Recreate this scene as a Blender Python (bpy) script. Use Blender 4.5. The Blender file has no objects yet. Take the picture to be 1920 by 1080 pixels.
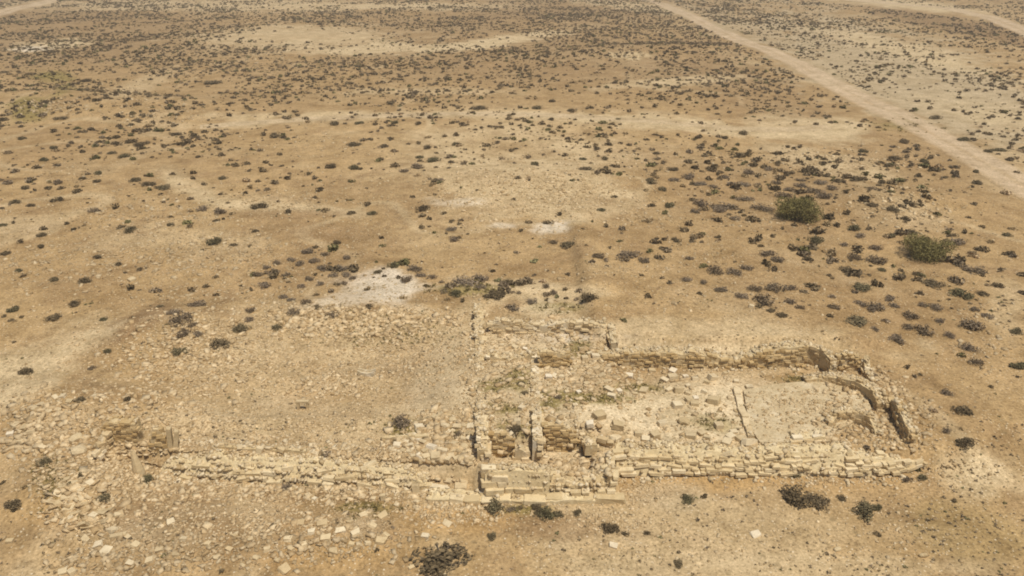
import bpy, bmesh, math, random
import numpy as np
from mathutils import Vector, Matrix, Quaternion

random.seed(7)
RS = np.random.RandomState(11)
S = bpy.context.scene
COL = S.collection

# ------------------------------------------------------------------ camera, sky, sun, exposure
F, PITCH, CAMH = 1500.0, math.radians(24), 28.2          # focal length in px of a 1920 wide picture
cam = bpy.data.cameras.new('camera'); camo = bpy.data.objects.new('camera', cam); COL.objects.link(camo)
cam.sensor_width = 36; cam.lens = 36 * F / 1920; cam.clip_start = 0.5; cam.clip_end = 9000
camo.location = (0, 0, CAMH); camo.rotation_euler = (math.pi / 2 - PITCH, 0, 0)
S.camera = camo
SUN_EL, SUN_X, SUN_Y = math.radians(67), 0.6, -0.8
world = bpy.data.worlds.new('World'); S.world = world; world.use_nodes = True
wn = world.node_tree.nodes; bg = wn['Background']
sky = wn.new('ShaderNodeTexSky'); sky.sky_type = 'NISHITA'; sky.sun_disc = False
sky.sun_elevation = SUN_EL; sky.sun_rotation = math.atan2(SUN_X, SUN_Y); sky.dust_density = 2.0
world.node_tree.links.new(sky.outputs[0], bg.inputs[0]); bg.inputs[1].default_value = 0.075
sun = bpy.data.lights.new('sun', 'SUN'); sun.energy = 3.95; sun.angle = math.radians(0.6); sun.color = (1, 0.94, 0.83)
suno = bpy.data.objects.new('sun', sun); COL.objects.link(suno); suno.location = (40, -40, 90)
suno.rotation_euler = Vector((SUN_X * math.cos(SUN_EL), SUN_Y * math.cos(SUN_EL), math.sin(SUN_EL))).to_track_quat('Z', 'Y').to_euler()
S.view_settings.view_transform = 'Standard'; S.view_settings.look = 'None'
S.view_settings.exposure = 0.0; S.view_settings.gamma = 1.0
S.cycles.filter_width = 1.9
S.cycles.max_bounces = 4

# ------------------------------------------------------------------ small maths
def sst(a, b, v):
    t = np.clip((v - a) / (b - a), 0, 1); return t * t * (3 - 2 * t)
def _h(i, j, s):
    n = (i.astype(np.int64) * 374761393 + j.astype(np.int64) * 668265263 + s * 974711) & 0xFFFFFFFF
    n = ((n ^ (n >> 13)) * 1274126177) & 0xFFFFFFFF
    return ((n ^ (n >> 16)) & 0xFFFF) / 65535.0
def vnoise(x, y, s=0):
    x = np.asarray(x, float); y = np.asarray(y, float)
    i = np.floor(x); j = np.floor(y); u = x - i; v = y - j
    u = u * u * (3 - 2 * u); v = v * v * (3 - 2 * v)
    return (_h(i, j, s) * (1 - u) + _h(i + 1, j, s) * u) * (1 - v) + (_h(i, j + 1, s) * (1 - u) + _h(i + 1, j + 1, s) * u) * v
def fbm(x, y, s=0, o=4):
    r = 0; a = .5; t = 0
    for k in range(o):
        r = r + a * vnoise(x * 2 ** k, y * 2 ** k, s + k * 17); t += a; a *= .55
    return r / t
CP, SP = math.cos(PITCH), math.sin(PITCH)
def ray(px, py, z=0.0):
    dx = (px - 960) / F; dy = (540 - py) / F
    t = (z - CAMH) / (-SP + dy * CP)
    return dx * t, (CP + dy * SP) * t
def pix(x, y, z):
    d = np.maximum(y * CP - (z - CAMH) * SP, .5)
    return 960 + F * x / d, 540 - F * (y * SP + (z - CAMH) * CP) / d, F / d

# ------------------------------------------------------------------ the lie of the land
HX0, HY0 = ray(300, 895); HX1, HY1 = ray(800, 917)
MOUNDS = [(*ray(330, 650), 1.4, 5.0, 4.0), (*ray(150, 930), 1.5, 3.4, 2.8), (*ray(420, 1000), .6, 6, 2.2), (*ray(520, 770), -.45, 6, 2.5), (*ray(470, 820), .35, 8, 1.0), (*ray(60, 815), .6, 2.5, 1.8), (*ray(640, 1010), .5, 4, 1.6),
          (*ray(660, 610), 1.0, 7, 2.6), (*ray(100, 770), .5, 4, 2.0), (*ray(240, 790), .9, 3.2, 2.2), (*ray(1700, 400), 1.2, 9, 5), (*ray(1010, 360), 1.2, 14, 7),
          (*ray(1030, 895), 0.0, 1.8, .6), (*ray(90, 200), 2.0, 20, 10), (*ray(300, 215), 1.5, 18, 8), (*ray(730, 690), -.35, 4.0, 2.2), (*ray(1230, 110), 2.0, 25, 14)]
def T(x, y):
    x = np.asarray(x, float); y = np.asarray(y, float)
    y0 = np.where(x < -1.9, HY0 + .95 + (HY1 - HY0) * (x - HX0) / (HX1 - HX0), np.where(x < 5.7, 35.75, 37.95))
    out = np.maximum(sst(-21.5, -29, x), sst(24, 31, x))
    y0 = y0 + (38 - y0) * out
    w = .3 + 5 * out
    z = 1.1 * sst(y0 - w, y0 + w, y)
    box = lambda xa, xb, ya, yb, e: sst(xa - e, xa + e, x) * sst(xb + e, xb - e, x) * sst(ya - e, ya + e, y) * sst(yb + e, yb - e, y)
    yk = np.where(x < 1.2, 38.55, 39.2)
    z = z + .7 * sst(-8, -1.4, x) * sst(8.5, 5.2, x) * sst(57.9 + 3, 57.4, y) * sst(yk - .02, yk + .35, y) * (1 - sst(-1.6, -2.4, x) * sst(44, 38.7, y))
    z = z - .55 * box(-1.2, 4.6, 36.1, 90, .12) * sst(yk + .12, yk - .12, y)
    z = z + .8 * sst(50.0, 50.7, y) * sst(90, 60, y) * sst(5.0, 6.5, x) * sst(30, 23, x)
    z = z + .5 * sst(57.6, 59.5, y) * sst(95, 65, y) * sst(-14, -2, x) * sst(9.5, 7, x)
    for mx, my, h, rx, ry in MOUNDS:
        z = z + h * np.exp(-((x - mx) / rx) ** 2 - ((y - my) / ry) ** 2)
    und = sst(60, 150, y)
    z = z + und * (2.4 * (fbm(x / 70 + 3, y / 70, 5, 3) - .5) + .9 * (fbm(x / 18, y / 18, 9, 3) - .5))
    rough = .22 * (fbm(x / 3.2, y / 3.2, 21, 4) - .5)
    inside = np.maximum(box(5.9, 24, 37.8, 49.8, .3), box(-1.7, 5.7, 35, 57.6, .3))
    return z + rough * (1 - .55 * inside)
def at(px, py):
    z = 1.0
    for _ in range(12):
        x, y = ray(px, py, z); z = .4 * z + .6 * float(T(x, y))
    return x, y, float(T(x, y))

# ------------------------------------------------------------------ materials
def mat(name):
    m = bpy.data.materials.new(name); m.use_nodes = True
    b = m.node_tree.nodes['Principled BSDF']; b.inputs['Roughness'].default_value = .95
    b.inputs['Specular IOR Level'].default_value = .1
    return m, m.node_tree, b
def nd(nt, t, **kw):
    n = nt.nodes.new(t)
    for k, v in kw.items():
        if k in n.inputs: n.inputs[k].default_value = v
        else: setattr(n, k, v)
    return n
def noise(nt, co, scale, detail=4, rough=.6):
    n = nd(nt, 'ShaderNodeTexNoise'); n.inputs['Scale'].default_value = scale; n.inputs['Detail'].default_value = detail
    n.inputs['Roughness'].default_value = rough; nt.links.new(co, n.inputs['Vector']); return n.outputs['Fac']
def ramp(nt, fac, stops):
    r = nd(nt, 'ShaderNodeValToRGB'); cr = r.color_ramp
    while len(cr.elements) < len(stops): cr.elements.new(.5)
    for e, (p, c) in zip(cr.elements, stops):
        e.position = p; e.color = (*c, 1) if len(c) == 3 else c
    nt.links.new(fac, r.inputs[0]); return r.outputs[0]
def mixc(nt, mode, fac, a, b):
    n = nd(nt, 'ShaderNodeMix', data_type='RGBA', blend_type=mode)
    for sock, v in ((n.inputs[0], fac), (n.inputs[6], a), (n.inputs[7], b)):
        if hasattr(v, 'links'): nt.links.new(v, sock)
        elif isinstance(v, (int, float)): sock.default_value = v
        else: sock.default_value = (*v, 1)
    return n.outputs[2]
def bump(nt, b, h, st, dist):
    n = nd(nt, 'ShaderNodeBump'); n.inputs['Strength'].default_value = st; n.inputs['Distance'].default_value = dist
    nt.links.new(h, n.inputs['Height']); nt.links.new(n.outputs[0], b.inputs['Normal'])
def coords(nt, kind='Object'):
    return nd(nt, 'ShaderNodeTexCoord').outputs[kind]
GREY = lambda v: (v, v, v)

def ground_mat():
    m, nt, b = mat('desert_soil'); L = nt.links
    co = nd(nt, 'ShaderNodeNewGeometry').outputs['Position']
    soil = nd(nt, 'ShaderNodeAttribute', attribute_name='soil').outputs['Color']
    big = ramp(nt, noise(nt, co, .35, 5, .65), [(.28, (.74, .71, .65)), (.5, GREY(.99)), (.72, (1.17, 1.18, 1.22))])
    c = mixc(nt, 'MULTIPLY', 1.0, soil, big)
    fine = ramp(nt, noise(nt, co, 1.25, 8, .82), [(.30, (.40, .36, .30)), (.45, GREY(.93)), (.56, GREY(1.06)), (.72, (1.40, 1.40, 1.44))])
    c = mixc(nt, 'MULTIPLY', .85, c, fine)
    grit = ramp(nt, noise(nt, co, 5.5, 3, .75), [(.33, (.52, .48, .42)), (.47, GREY(.95)), (.56, GREY(1.06)), (.68, (1.42, 1.42, 1.46))])
    c = mixc(nt, 'MULTIPLY', .8, c, grit)
    # small pale pebbles and dark crumbs in the soil
    for sc, lo, hi, col, f, seed in ((4.2, .14, .22, (.66, .54, .36), .85, 0), (2.2, .08, .13, (.70, .59, .42), .85, 40), (2.3, .10, .18, (.15, .108, .055), .7, 90), (1.1, .10, .22, (.20, .145, .07), .5, 140)):
        mp = nd(nt, 'ShaderNodeMapping'); mp.inputs['Location'].default_value = (seed, seed * 2, 0); L.new(co, mp.inputs[0])
        v = nd(nt, 'ShaderNodeTexVoronoi'); v.inputs['Scale'].default_value = sc; L.new(mp.outputs[0], v.inputs['Vector'])
        msk = ramp(nt, v.outputs['Distance'], [(lo, GREY(f)), (hi, GREY(0))])
        gate = ramp(nt, noise(nt, mp.outputs[0], .45, 3, .6), [(.42, GREY(0)), (.56, GREY(1))])
        k = nd(nt, 'ShaderNodeMath', operation='MULTIPLY'); L.new(msk, k.inputs[0]); L.new(gate, k.inputs[1])
        c = mixc(nt, 'MIX', k.outputs[0], c, col)
    L.new(c, b.inputs['Base Color'])
    bump(nt, b, noise(nt, co, 2.2, 6, .72), .55, .16)
    return m
def stone_mat(name, attr, cols=None):
    m, nt, b = mat(name); L = nt.links
    if attr:
        base = nd(nt, 'ShaderNodeAttribute', attribute_name='tint').outputs['Color']; co = nd(nt, 'ShaderNodeNewGeometry').outputs['Position']
    else:
        r = nd(nt, 'ShaderNodeObjectInfo').outputs['Random']
        base = ramp(nt, r, cols)
        co = nd(nt, 'ShaderNodeNewGeometry').outputs['Position']
    st = ramp(nt, noise(nt, co, 2.4, 5, .7), [(.25, (.70, .65, .58)), (.5, GREY(.98)), (.75, GREY(1.12))])
    c = mixc(nt, 'MULTIPLY', .9, base, st)
    L.new(c, b.inputs['Base Color']); bump(nt, b, noise(nt, co, 9, 4, .7), .5, .05)
    return m
def plaster_mat(name, a, bcol, c2):
    m, nt, b = mat(name); co = nd(nt, 'ShaderNodeNewGeometry').outputs['Position']
    c = ramp(nt, noise(nt, co, 1.1, 6, .7), [(.3, a), (.5, bcol), (.68, c2)])
    f = ramp(nt, noise(nt, co, 6, 4, .7), [(.3, GREY(.72)), (.6, GREY(1.08))])
    nt.links.new(mixc(nt, 'MULTIPLY', .8, c, f), b.inputs['Base Color']); bump(nt, b, noise(nt, co, 4, 5, .7), .6, .08)
    return m
def leaf_mat(name, cols):
    m, nt, b = mat(name)
    r = nd(nt, 'ShaderNodeObjectInfo').outputs['Random']
    base = ramp(nt, r, [(i / (len(cols) - 1), c) for i, c in enumerate(cols)])
    g = nd(nt, 'ShaderNodeNewGeometry')
    v = ramp(nt, g.outputs['Random Per Island'], [(0, GREY(.6)), (1, GREY(1.45))])
    nt.links.new(mixc(nt, 'MULTIPLY', 1.0, base, v), b.inputs['Base Color']); return m
def attr_leaf_mat():
    m, nt, b = mat('scrub_leaf')
    base = nd(nt, 'ShaderNodeAttribute', attribute_name='tint').outputs['Color']
    g = nd(nt, 'ShaderNodeNewGeometry')
    v = ramp(nt, g.outputs['Random Per Island'], [(0, GREY(.65)), (1, GREY(1.4))])
    nt.links.new(mixc(nt, 'MULTIPLY', 1.0, base, v), b.inputs['Base Color']); return m
M = dict(ground=ground_mat(), stone=stone_mat('limestone', False, [(0, (.50, .37, .20)), (.4, (.59, .455, .26)), (.8, (.655, .525, .325)), (1, (.72, .61, .42))]),
         ystone=stone_mat('yellow_limestone', False, [(0, (.54, .415, .23)), (.6, (.62, .49, .285)), (1, (.68, .56, .36))]),
         bstone=stone_mat('brown_limestone', False, [(0, (.40, .27, .12)), (.5, (.485, .345, .165)), (1, (.56, .42, .225))]),
         astone=stone_mat('apse_limestone', False, [(0, (.45, .32, .16)), (.5, (.50, .365, .19)), (1, (.56, .43, .245))]),
         wstone=stone_mat('pale_limestone', False, [(0, (.49, .375, .21)), (.6, (.575, .455, .275)), (.9, (.65, .535, .35)), (1, (.72, .62, .46))]),
         apse=plaster_mat('brown_plaster', (.36, .245, .115), (.44, .31, .155), (.52, .40, .23)), rubble=stone_mat('rubble_limestone', True),
         core=plaster_mat('wall_core', (.44, .32, .165), (.57, .44, .245), (.655, .53, .33)),
         plaster=plaster_mat('lime_plaster', (.47, .365, .21), (.58, .465, .285), (.69, .60, .45)),
         floor=plaster_mat('worn_floor', (.41, .305, .165), (.53, .415, .245), (.62, .51, .335)),
         yellow=plaster_mat('yellow_mortar', (.53, .405, .22), (.64, .51, .295), (.70, .575, .36)),
         dark=leaf_mat('dark_shrub_leaf', [(.12, .088, .048), (.15, .112, .062), (.13, .112, .056), (.19, .14, .08), (.14, .122, .062)]),
         grey=leaf_mat('dry_grey_twigs', [(.20, .15, .10), (.235, .18, .122), (.18, .132, .08), (.21, .165, .115)]),
         olive=leaf_mat('olive_leaf', [(.18, .155, .058), (.20, .168, .062), (.17, .148, .06)]),
         scrub=attr_leaf_mat(), bark=plaster_mat('twig_bark', (.09, .07, .05), (.13, .1, .07), (.17, .135, .1)))

# ------------------------------------------------------------------ mesh helpers
def np_mesh(name, V, tris, attr=None, smooth=False):
    me = bpy.data.meshes.new(name); V = np.asarray(V, np.float32); tris = np.asarray(tris, np.int32)
    me.vertices.add(len(V)); me.vertices.foreach_set('co', V.ravel())
    me.loops.add(tris.size); me.loops.foreach_set('vertex_index', tris.ravel())
    n, k = tris.shape
    me.polygons.add(n); me.polygons.foreach_set('loop_start', np.arange(n, dtype=np.int32) * k)
    me.polygons.foreach_set('loop_total', np.full(n, k, np.int32))
    if smooth: me.polygons.foreach_set('use_smooth', np.ones(n, bool))
    if attr:
        a = me.attributes.new(attr[0], 'FLOAT_COLOR', 'POINT')
        c = np.ones((len(V), 4), np.float32); c[:, :3] = attr[1]; a.data.foreach_set('color', c.ravel())
    me.update(calc_edges=True); return me
def link(name, me, m=None, parent=None, loc=None):
    o = bpy.data.objects.new(name, me); COL.objects.link(o)
    if m is not None and me is not None and not me.materials: me.materials.append(m)
    if parent: o.parent = parent
    if loc is not None: o.location = loc
    return o
def tag(o, label=None, cat=None, group=None, kind=None):
    if label: o['label'] = label
    if cat: o['category'] = cat
    if group: o['group'] = group
    if kind: o['kind'] = kind
    return o
def from_bm(name, bm):
    me = bpy.data.meshes.new(name); bm.to_mesh(me); bm.free(); return me
def stone_mesh(i, jit=.07, bev=.09, m='stone'):
    bm = bmesh.new(); bmesh.ops.create_cube(bm, size=1.0); r = random.Random(100 + i)
    for v in bm.verts: v.co += Vector((r.uniform(-jit, jit), r.uniform(-jit, jit), r.uniform(-jit, jit)))
    bmesh.ops.bevel(bm, geom=bm.edges[:], offset=bev, segments=1, affect='EDGES')
    bmesh.ops.triangulate(bm, faces=bm.faces[:])
    me = from_bm('stone', bm); me.materials.append(M[m]); return me
def boulder_mesh(i):
    bm = bmesh.new(); r = random.Random(300 + i); bmesh.ops.create_icosphere(bm, subdivisions=2, radius=.55)
    for v in bm.verts:
        a = max(abs(v.co.x), abs(v.co.y), abs(v.co.z)); v.co *= (.47 / a) * .45 + .55
        v.co *= r.uniform(.9, 1.1)
    me = from_bm('boulder', bm); me.materials.append(M['wstone']); return me
def pools(m):
    return dict(rough=[stone_mesh(i, .10, .055, m) for i in range(8)], sharp=[stone_mesh(20 + i, .045, .035, m) for i in range(5)])
POOL = {m: pools(m) for m in ('stone', 'ystone', 'bstone', 'wstone', 'astone')}
STONES, SHARP = POOL['wstone']['rough'], POOL['wstone']['sharp']
SLABS = [stone_mesh(40 + i, .14, .06, 'wstone') for i in range(6)]
BOULD = [boulder_mesh(i) for i in range(5)]
def arr(me):
    V = np.empty(len(me.vertices) * 3, np.float32); me.vertices.foreach_get('co', V)
    return V.reshape(-1, 3), np.array([tuple(p.vertices) for p in me.polygons], np.int32)
def rotmats(rz, tx, ty):
    cz, sz = np.cos(rz), np.sin(rz); cx, sx = np.cos(tx), np.sin(tx); cy, sy = np.cos(ty), np.sin(ty); o = np.zeros_like(rz); l = o + 1
    Z = np.array([[cz, -sz, o], [sz, cz, o], [o, o, l]]).transpose(2, 0, 1)
    X = np.array([[l, o, o], [o, cx, -sx], [o, sx, cx]]).transpose(2, 0, 1)
    Y = np.array([[cy, o, sy], [o, l, o], [-sy, o, cy]]).transpose(2, 0, 1)
    return Z @ X @ Y
def replicate(templates, pos, scl, rz, tx, ty, tint):
    """many small pieces in one mesh: templates is a list of (verts, tris)"""
    k = RS.randint(0, len(templates), len(pos)); R = rotmats(rz, tx, ty); VV, TT, CC = [], [], []; off = 0
    for t, (v, f) in enumerate(templates):
        ix = np.where(k == t)[0]
        if not len(ix): continue
        p = np.einsum('nij,nvj->nvi', R[ix], v[None] * scl[ix][:, None, :]) + pos[ix][:, None, :]
        VV.append(p.reshape(-1, 3)); TT.append((f[None] + (np.arange(len(ix)) * len(v))[:, None, None] + off).reshape(-1, 3))
        CC.append(np.repeat(tint[ix], len(v), 0)); off += len(ix) * len(v)
    return np.concatenate(VV), np.concatenate(TT), np.concatenate(CC)

# ------------------------------------------------------------------ soil colours (patch by patch, with the shade of one far bank painted in)
SAND, PALE, WHITE, BROWN, OLIVE, GREYS, ORANGE = (.412, .279, .132), (.54, .412, .235), (.60, .50, .36), (.262, .166, .078), (.235, .178, .056), (.43, .33, .195), (.445, .285, .12)
DRY = (.33, .215, .098); CREAM = (.60, .475, .29)
PATCH = [  # centre x, y, half widths, turn (deg), colour, strength
 (960, 40, 1400, 130, 0, DRY, .30), (100, 60, 330, 85, 0, BROWN, .5), (1000, 100, 480, 75, 5, BROWN, .4), (500, 170, 420, 50, 0, DRY, .4), (1430, 190, 190, 60, 22, BROWN, .4), (1690, 290, 170, 45, 15, BROWN, .3), (1100, 20, 240, 22, 0, BROWN, .45),
 (1650, 130, 260, 75, 20, GREYS, .8), (1800, 190, 200, 80, 12, GREYS, .85), (1420, 60, 160, 22, 18, GREYS, .5), (1700, 95, 180, 16, 14, PALE, .7), (1800, 48, 170, 14, 10, BROWN, .75), (1880, 72, 60, 9, 14, BROWN, .8), (1700, 8, 150, 9, 6, PALE, .8), (1850, 215, 120, 22, 10, PALE, .5), (325, 340, 26, 16, 40, PALE, .6), (375, 365, 40, 12, 25, PALE, .6), (440, 380, 50, 9, 10, PALE, .6), (540, 388, 80, 8, 3, PALE, .55), (640, 396, 60, 9, 5, PALE, .5), (1180, 225, 160, 9, 3, PALE, .5), (520, 228, 160, 8, -4, PALE, .5),  # brown streaks at upper right paint a bank's shade and growth, no relief
 (550, 68, 190, 18, -2, PALE, .55), (480, 58, 120, 9, -3, PALE, .4), (640, 78, 150, 8, -2, PALE, .4), (720, 92, 170, 10, -2, PALE, .75), (930, 78, 140, 9, -8, PALE, .8), (400, 10, 420, 11, 0, PALE, .6), (760, 12, 180, 7, 0, PALE, .5), (1200, 14, 120, 9, 6, PALE, .6), (90, 88, 75, 11, -5, PALE, .8), (65, 93, 35, 6, 0, WHITE, .8),
 (1300, 238, 260, 11, 4, PALE, .75), (1500, 245, 130, 22, 4, PALE, .6), (1590, 238, 50, 20, 0, PALE, .7), (1250, 155, 120, 9, -4, PALE, .6), (800, 172, 190, 8, 0, PALE, .4), (1180, 105, 30, 7, 0, PALE, .8), (250, 165, 80, 14, -20, PALE, .4), (780, 216, 430, 9, 0, PALE, .6),
 (980, 345, 170, 52, 3, PALE, .55), (1090, 385, 120, 34, 6, PALE, .55), (840, 380, 60, 9, 0, WHITE, .5), (1035, 430, 46, 12, 0, WHITE, .8), (950, 423, 30, 6, 0, WHITE, .6), (1140, 365, 60, 16, 0, PALE, .7), (1560, 310, 150, 22, 12, PALE, .7), (1700, 395, 90, 35, 18, PALE, .5), (1640, 405, 40, 30, 0, PALE, .5),
 (735, 535, 80, 30, 6, WHITE, .95), (665, 562, 95, 16, -8, WHITE, .6), (980, 545, 150, 26, 0, PALE, .6), (350, 345, 70, 20, 25, PALE, .35), (560, 385, 130, 16, 8, PALE, .35),
 (105, 145, 42, 14, 8, OLIVE, .75), (50, 205, 34, 24, 0, OLIVE, .75), (120, 168, 30, 10, -20, OLIVE, .6), (1045, 577, 46, 10, 0, OLIVE, .75), (880, 545, 70, 13, 0, OLIVE, .65), (1690, 235, 60, 14, 5, OLIVE, .45),
 (600, 435, 140, 24, 4, BROWN, .4), (560, 402, 110, 10, 0, BROWN, .5), (590, 500, 130, 45, -12, BROWN, .4), (720, 620, 100, 25, 0, OLIVE, .35), (690, 600, 100, 12, 0, OLIVE, .55), (720, 690, 110, 14, -6, BROWN, .4), (250, 612, 100, 24, -28, BROWN, .85), (1493, 428, 60, 9, 0, BROWN, .5), (1735, 498, 60, 9, 0, BROWN, .5), (1310, 652, 210, 9, 2, CREAM, .9), (800, 650, 90, 40, 10, DRY, .35), (820, 672, 70, 18, -18, BROWN, .6), (720, 640, 90, 10, 15, BROWN, .4), (430, 700, 160, 30, 0, DRY, .3), (700, 765, 140, 26, 0, DRY, .35), (530, 755, 60, 9, 0, BROWN, .4),  # two small brown ovals colour the ground beneath the olive bushes
 (1480, 370, 260, 70, 8, BROWN, .4), (1500, 400, 260, 90, 10, DRY, .3), (1800, 330, 140, 60, 20, DRY, .5), (200, 280, 260, 50, 0, DRY, .4), (1600, 560, 280, 60, 10, BROWN, .3), (1560, 560, 300, 50, 10, DRY, .35), (1750, 640, 150, 50, 15, DRY, .3), (1350, 630, 360, 30, 4, PALE, .55), (1250, 665, 110, 14, 0, GREYS, .6), (1890, 570, 40, 60, 0, PALE, .4),
 (60, 690, 160, 45, -25, PALE, .75), (830, 715, 75, 50, -30, GREYS, .75), (880, 640, 40, 80, 0, PALE, .3),
 (1290, 765, 190, 62, 0, CREAM, .85), (1480, 760, 150, 50, 0, CREAM, .7), (1010, 750, 125, 180, 0, CREAM, .6), (560, 800, 330, 40, 0, PALE, .45), (600, 640, 300, 70, 0, PALE, .4), (820, 860, 90, 50, 0, CREAM, .5), (1060, 633, 75, 9, 0, WHITE, .9), (980, 640, 60, 8, 0, PALE, .5),
 (1095, 744, 62, 11, 0, OLIVE, .75), (1205, 727, 60, 9, 3, OLIVE, .7), (1150, 748, 40, 8, 0, OLIVE, .6), (930, 722, 25, 12, 0, OLIVE, .7), (970, 712, 26, 22, 0, OLIVE, .7), (955, 766, 28, 10, 0, OLIVE, .7), (1025, 763, 20, 8, 0, OLIVE, .7), (1088, 652, 22, 16, 0, OLIVE, .7), (1330, 790, 45, 16, 10, OLIVE, .5), (755, 806, 36, 16, 0, OLIVE, .8), (850, 822, 20, 16, 0, OLIVE, .6), (965, 800, 26, 12, 0, OLIVE, .6), (740, 835, 40, 8, 0, BROWN, .4), (1490, 710, 40, 8, 0, OLIVE, .6),
 (560, 925, 190, 16, 3, BROWN, .65), (680, 952, 60, 13, 0, OLIVE, .6), (360, 985, 200, 60, 10, BROWN, .5), (130, 1040, 150, 40, 0, SAND, .5), (60, 960, 80, 50, 0, ORANGE, .4), (1010, 985, 130, 20, 3, BROWN, .65), (990, 955, 40, 9, 0, OLIVE, .7), (830, 975, 110, 26, 0, ORANGE, .6), (640, 1045, 150, 30, 0, ORANGE, .4),
 (1330, 905, 150, 18, -3, ORANGE, .65), (1250, 930, 60, 22, 0, GREYS, .5), (1550, 900, 160, 20, 0, ORANGE, .4), (1700, 960, 160, 50, 20, DRY, .35), (1350, 1000, 200, 55, 0, PALE, .25), (1835, 880, 80, 55, 0, PALE, .85), (1880, 330, 60, 30, 25, PALE, .3), (1450, 1065, 420, 22, 0, PALE, .45), (300, 1000, 100, 30, 0, GREYS, .3), (1820, 1000, 120, 50, 15, OLIVE, .2), (90, 800, 80, 30, -20, PALE, .4), (680, 985, 70, 26, 0, GREYS, .5), (100, 900, 30, 40, 0, OLIVE, .35)]
def soil(x, y):
    z = T(x, y); px, py, sc = pix(x, y, z)
    n1 = fbm(x / 9 + 5, y / 9, 31, 4); n2 = fbm(x / 2.3, y / 2.3, 77, 4); n3 = fbm(x / 35, y / 35, 55, 3)
    c = np.ones((len(x), 3)) * np.array(SAND)
    a = np.clip((n3 - .5) * 2.2, 0, .5)[:, None]; c = c * (1 - a) + np.array(PALE) * a
    a = np.clip((n1 - .53) * 4.0, 0, .65)[:, None]; c = c * (1 - a) + np.array(DRY) * a
    a = np.clip((n2 - .56) * 3.0, 0, .4)[:, None]; c = c * (1 - a) + np.array(BROWN) * a
    a = np.clip((.42 - n1) * 2.6, 0, .4)[:, None]; c = c * (1 - a) + np.array(PALE) * a
    q = np.abs(fbm(x / 30 + 2, y / 30, 131, 3) - .5); a = (.5 * sst(.022, .005, q) * sst(.35, .55, n1 + .1))[:, None]; c = c * (1 - a) + np.array(PALE) * a
    q = np.abs(fbm(x / 16 + 9, y / 16, 151, 4) - .5); a = (.5 * sst(.02, .004, q) * sst(.62, .5, n1))[:, None]; c = c * (1 - a) + np.array(BROWN) * a
    vis = y > 12
    wx = (n2 - .5) * 1.1 + (n1 - .5) * .9
    for cx, cy, rx, ry, tr, col, st in PATCH:
        t = math.radians(tr); dx = px - cx; dy = py - cy
        u = (dx * math.cos(t) + dy * math.sin(t)) / rx; v = (-dx * math.sin(t) + dy * math.cos(t)) / ry
        d = np.sqrt(u * u + v * v) + wx * (1.6 if col == WHITE else 1.15)
        a = (np.minimum(1, st * 1.2) * sst(1.35, .5, d) * vis)[:, None]
        c = c * (1 - a) + np.array(col) * a
    return c

# ------------------------------------------------------------------ ground sheet
def axis(segs):
    out = []
    for a, b, s0, s1 in segs:
        v = a
        while v < b: out.append(v); t = (v - a) / (b - a); v += s0 + (s1 - s0) * t
    out.append(segs[-1][1]); return np.array(out)
xs_pos = axis([(0, 30, .27, .27), (30, 60, .3, .7), (60, 260, .8, 3), (260, 4000, 8, 300)])
xs = np.concatenate([-xs_pos[:0:-1], xs_pos]); ys = axis([(-300, 24, 30, 1.0), (24, 62, .24, .26), (62, 130, .3, .7), (130, 430, .8, 3), (430, 5000, 8, 300)])
gx, gy = np.meshgrid(xs, ys); fx, fy = gx.ravel(), gy.ravel(); nx, ny = len(xs), len(ys)
i = np.arange((nx - 1) * (ny - 1)); r0 = (i // (nx - 1)) * nx + i % (nx - 1)
quads = np.stack([r0, r0 + 1, r0 + nx + 1, r0 + nx], 1)
me = np_mesh('ground', np.stack([fx, fy, T(fx, fy)], 1), quads, ('soil', soil(fx, fy)), True)
tag(link('ground', me, M['ground']), 'sandy ochre desert ground with pale and brown patches', 'ground', kind='structure')

def strip(name, label, pts, width, colour, lift=.05):
    P = np.array([at(*p)[:2] for p in pts]); d = np.r_[0, np.cumsum(np.hypot(*np.diff(P, axis=0).T))]
    s = np.arange(0, d[-1], 1.2); cx = np.interp(s, d, P[:, 0]); cy = np.interp(s, d, P[:, 1])
    for _ in range(30):
        cx[1:-1] = (cx[:-2] + cx[1:-1] * 2 + cx[2:]) / 4; cy[1:-1] = (cy[:-2] + cy[1:-1] * 2 + cy[2:]) / 4
    tx, ty = np.gradient(cx), np.gradient(cy); l = np.hypot(tx, ty); tx, ty = tx / l, ty / l
    w = width * (.85 + .3 * fbm(s / 9, s * 0, 3, 3)); K = [-.62, -.45, -.3, -.12, 0, .12, .3, .45, .62]
    fade = [0, .8, 1, .95, .45, .95, 1, .8, 0]
    X = np.concatenate([cx - ty * k * w for k in K]); Y = np.concatenate([cy + tx * k * w for k in K]); n = len(s)
    Z = T(X, Y) + lift * np.repeat([.3, 1, 1, .75, 1, .75, 1, 1, .3], n)
    base = soil(X, Y); f = (np.repeat(fade, n) * (.75 + .35 * fbm(X / 2, Y / 2, 8, 3)))[:, None].clip(0, 1); C = base * (1 - f) + np.array(colour) * f
    q = [(k * n + j, k * n + j + 1, (k + 1) * n + j + 1, (k + 1) * n + j) for k in range(len(K) - 1) for j in range(n - 1)]
    o = link(name, np_mesh(name, np.stack([X, Y, Z], 1), np.array(q)[:, ::-1], ('soil', C), True), M['ground'])
    tag(o, label, 'track', kind='structure')
ROADC = (.52, .39, .245)
strip('dirt_road', 'straight pale dirt road running up the right side', [(1190, -6), (1245, 8), (1330, 50), (1420, 87), (1550, 150), (1640, 197), (1740, 247), (1850, 307), (1925, 352), (2020, 410)], 5.2, ROADC)
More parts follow.
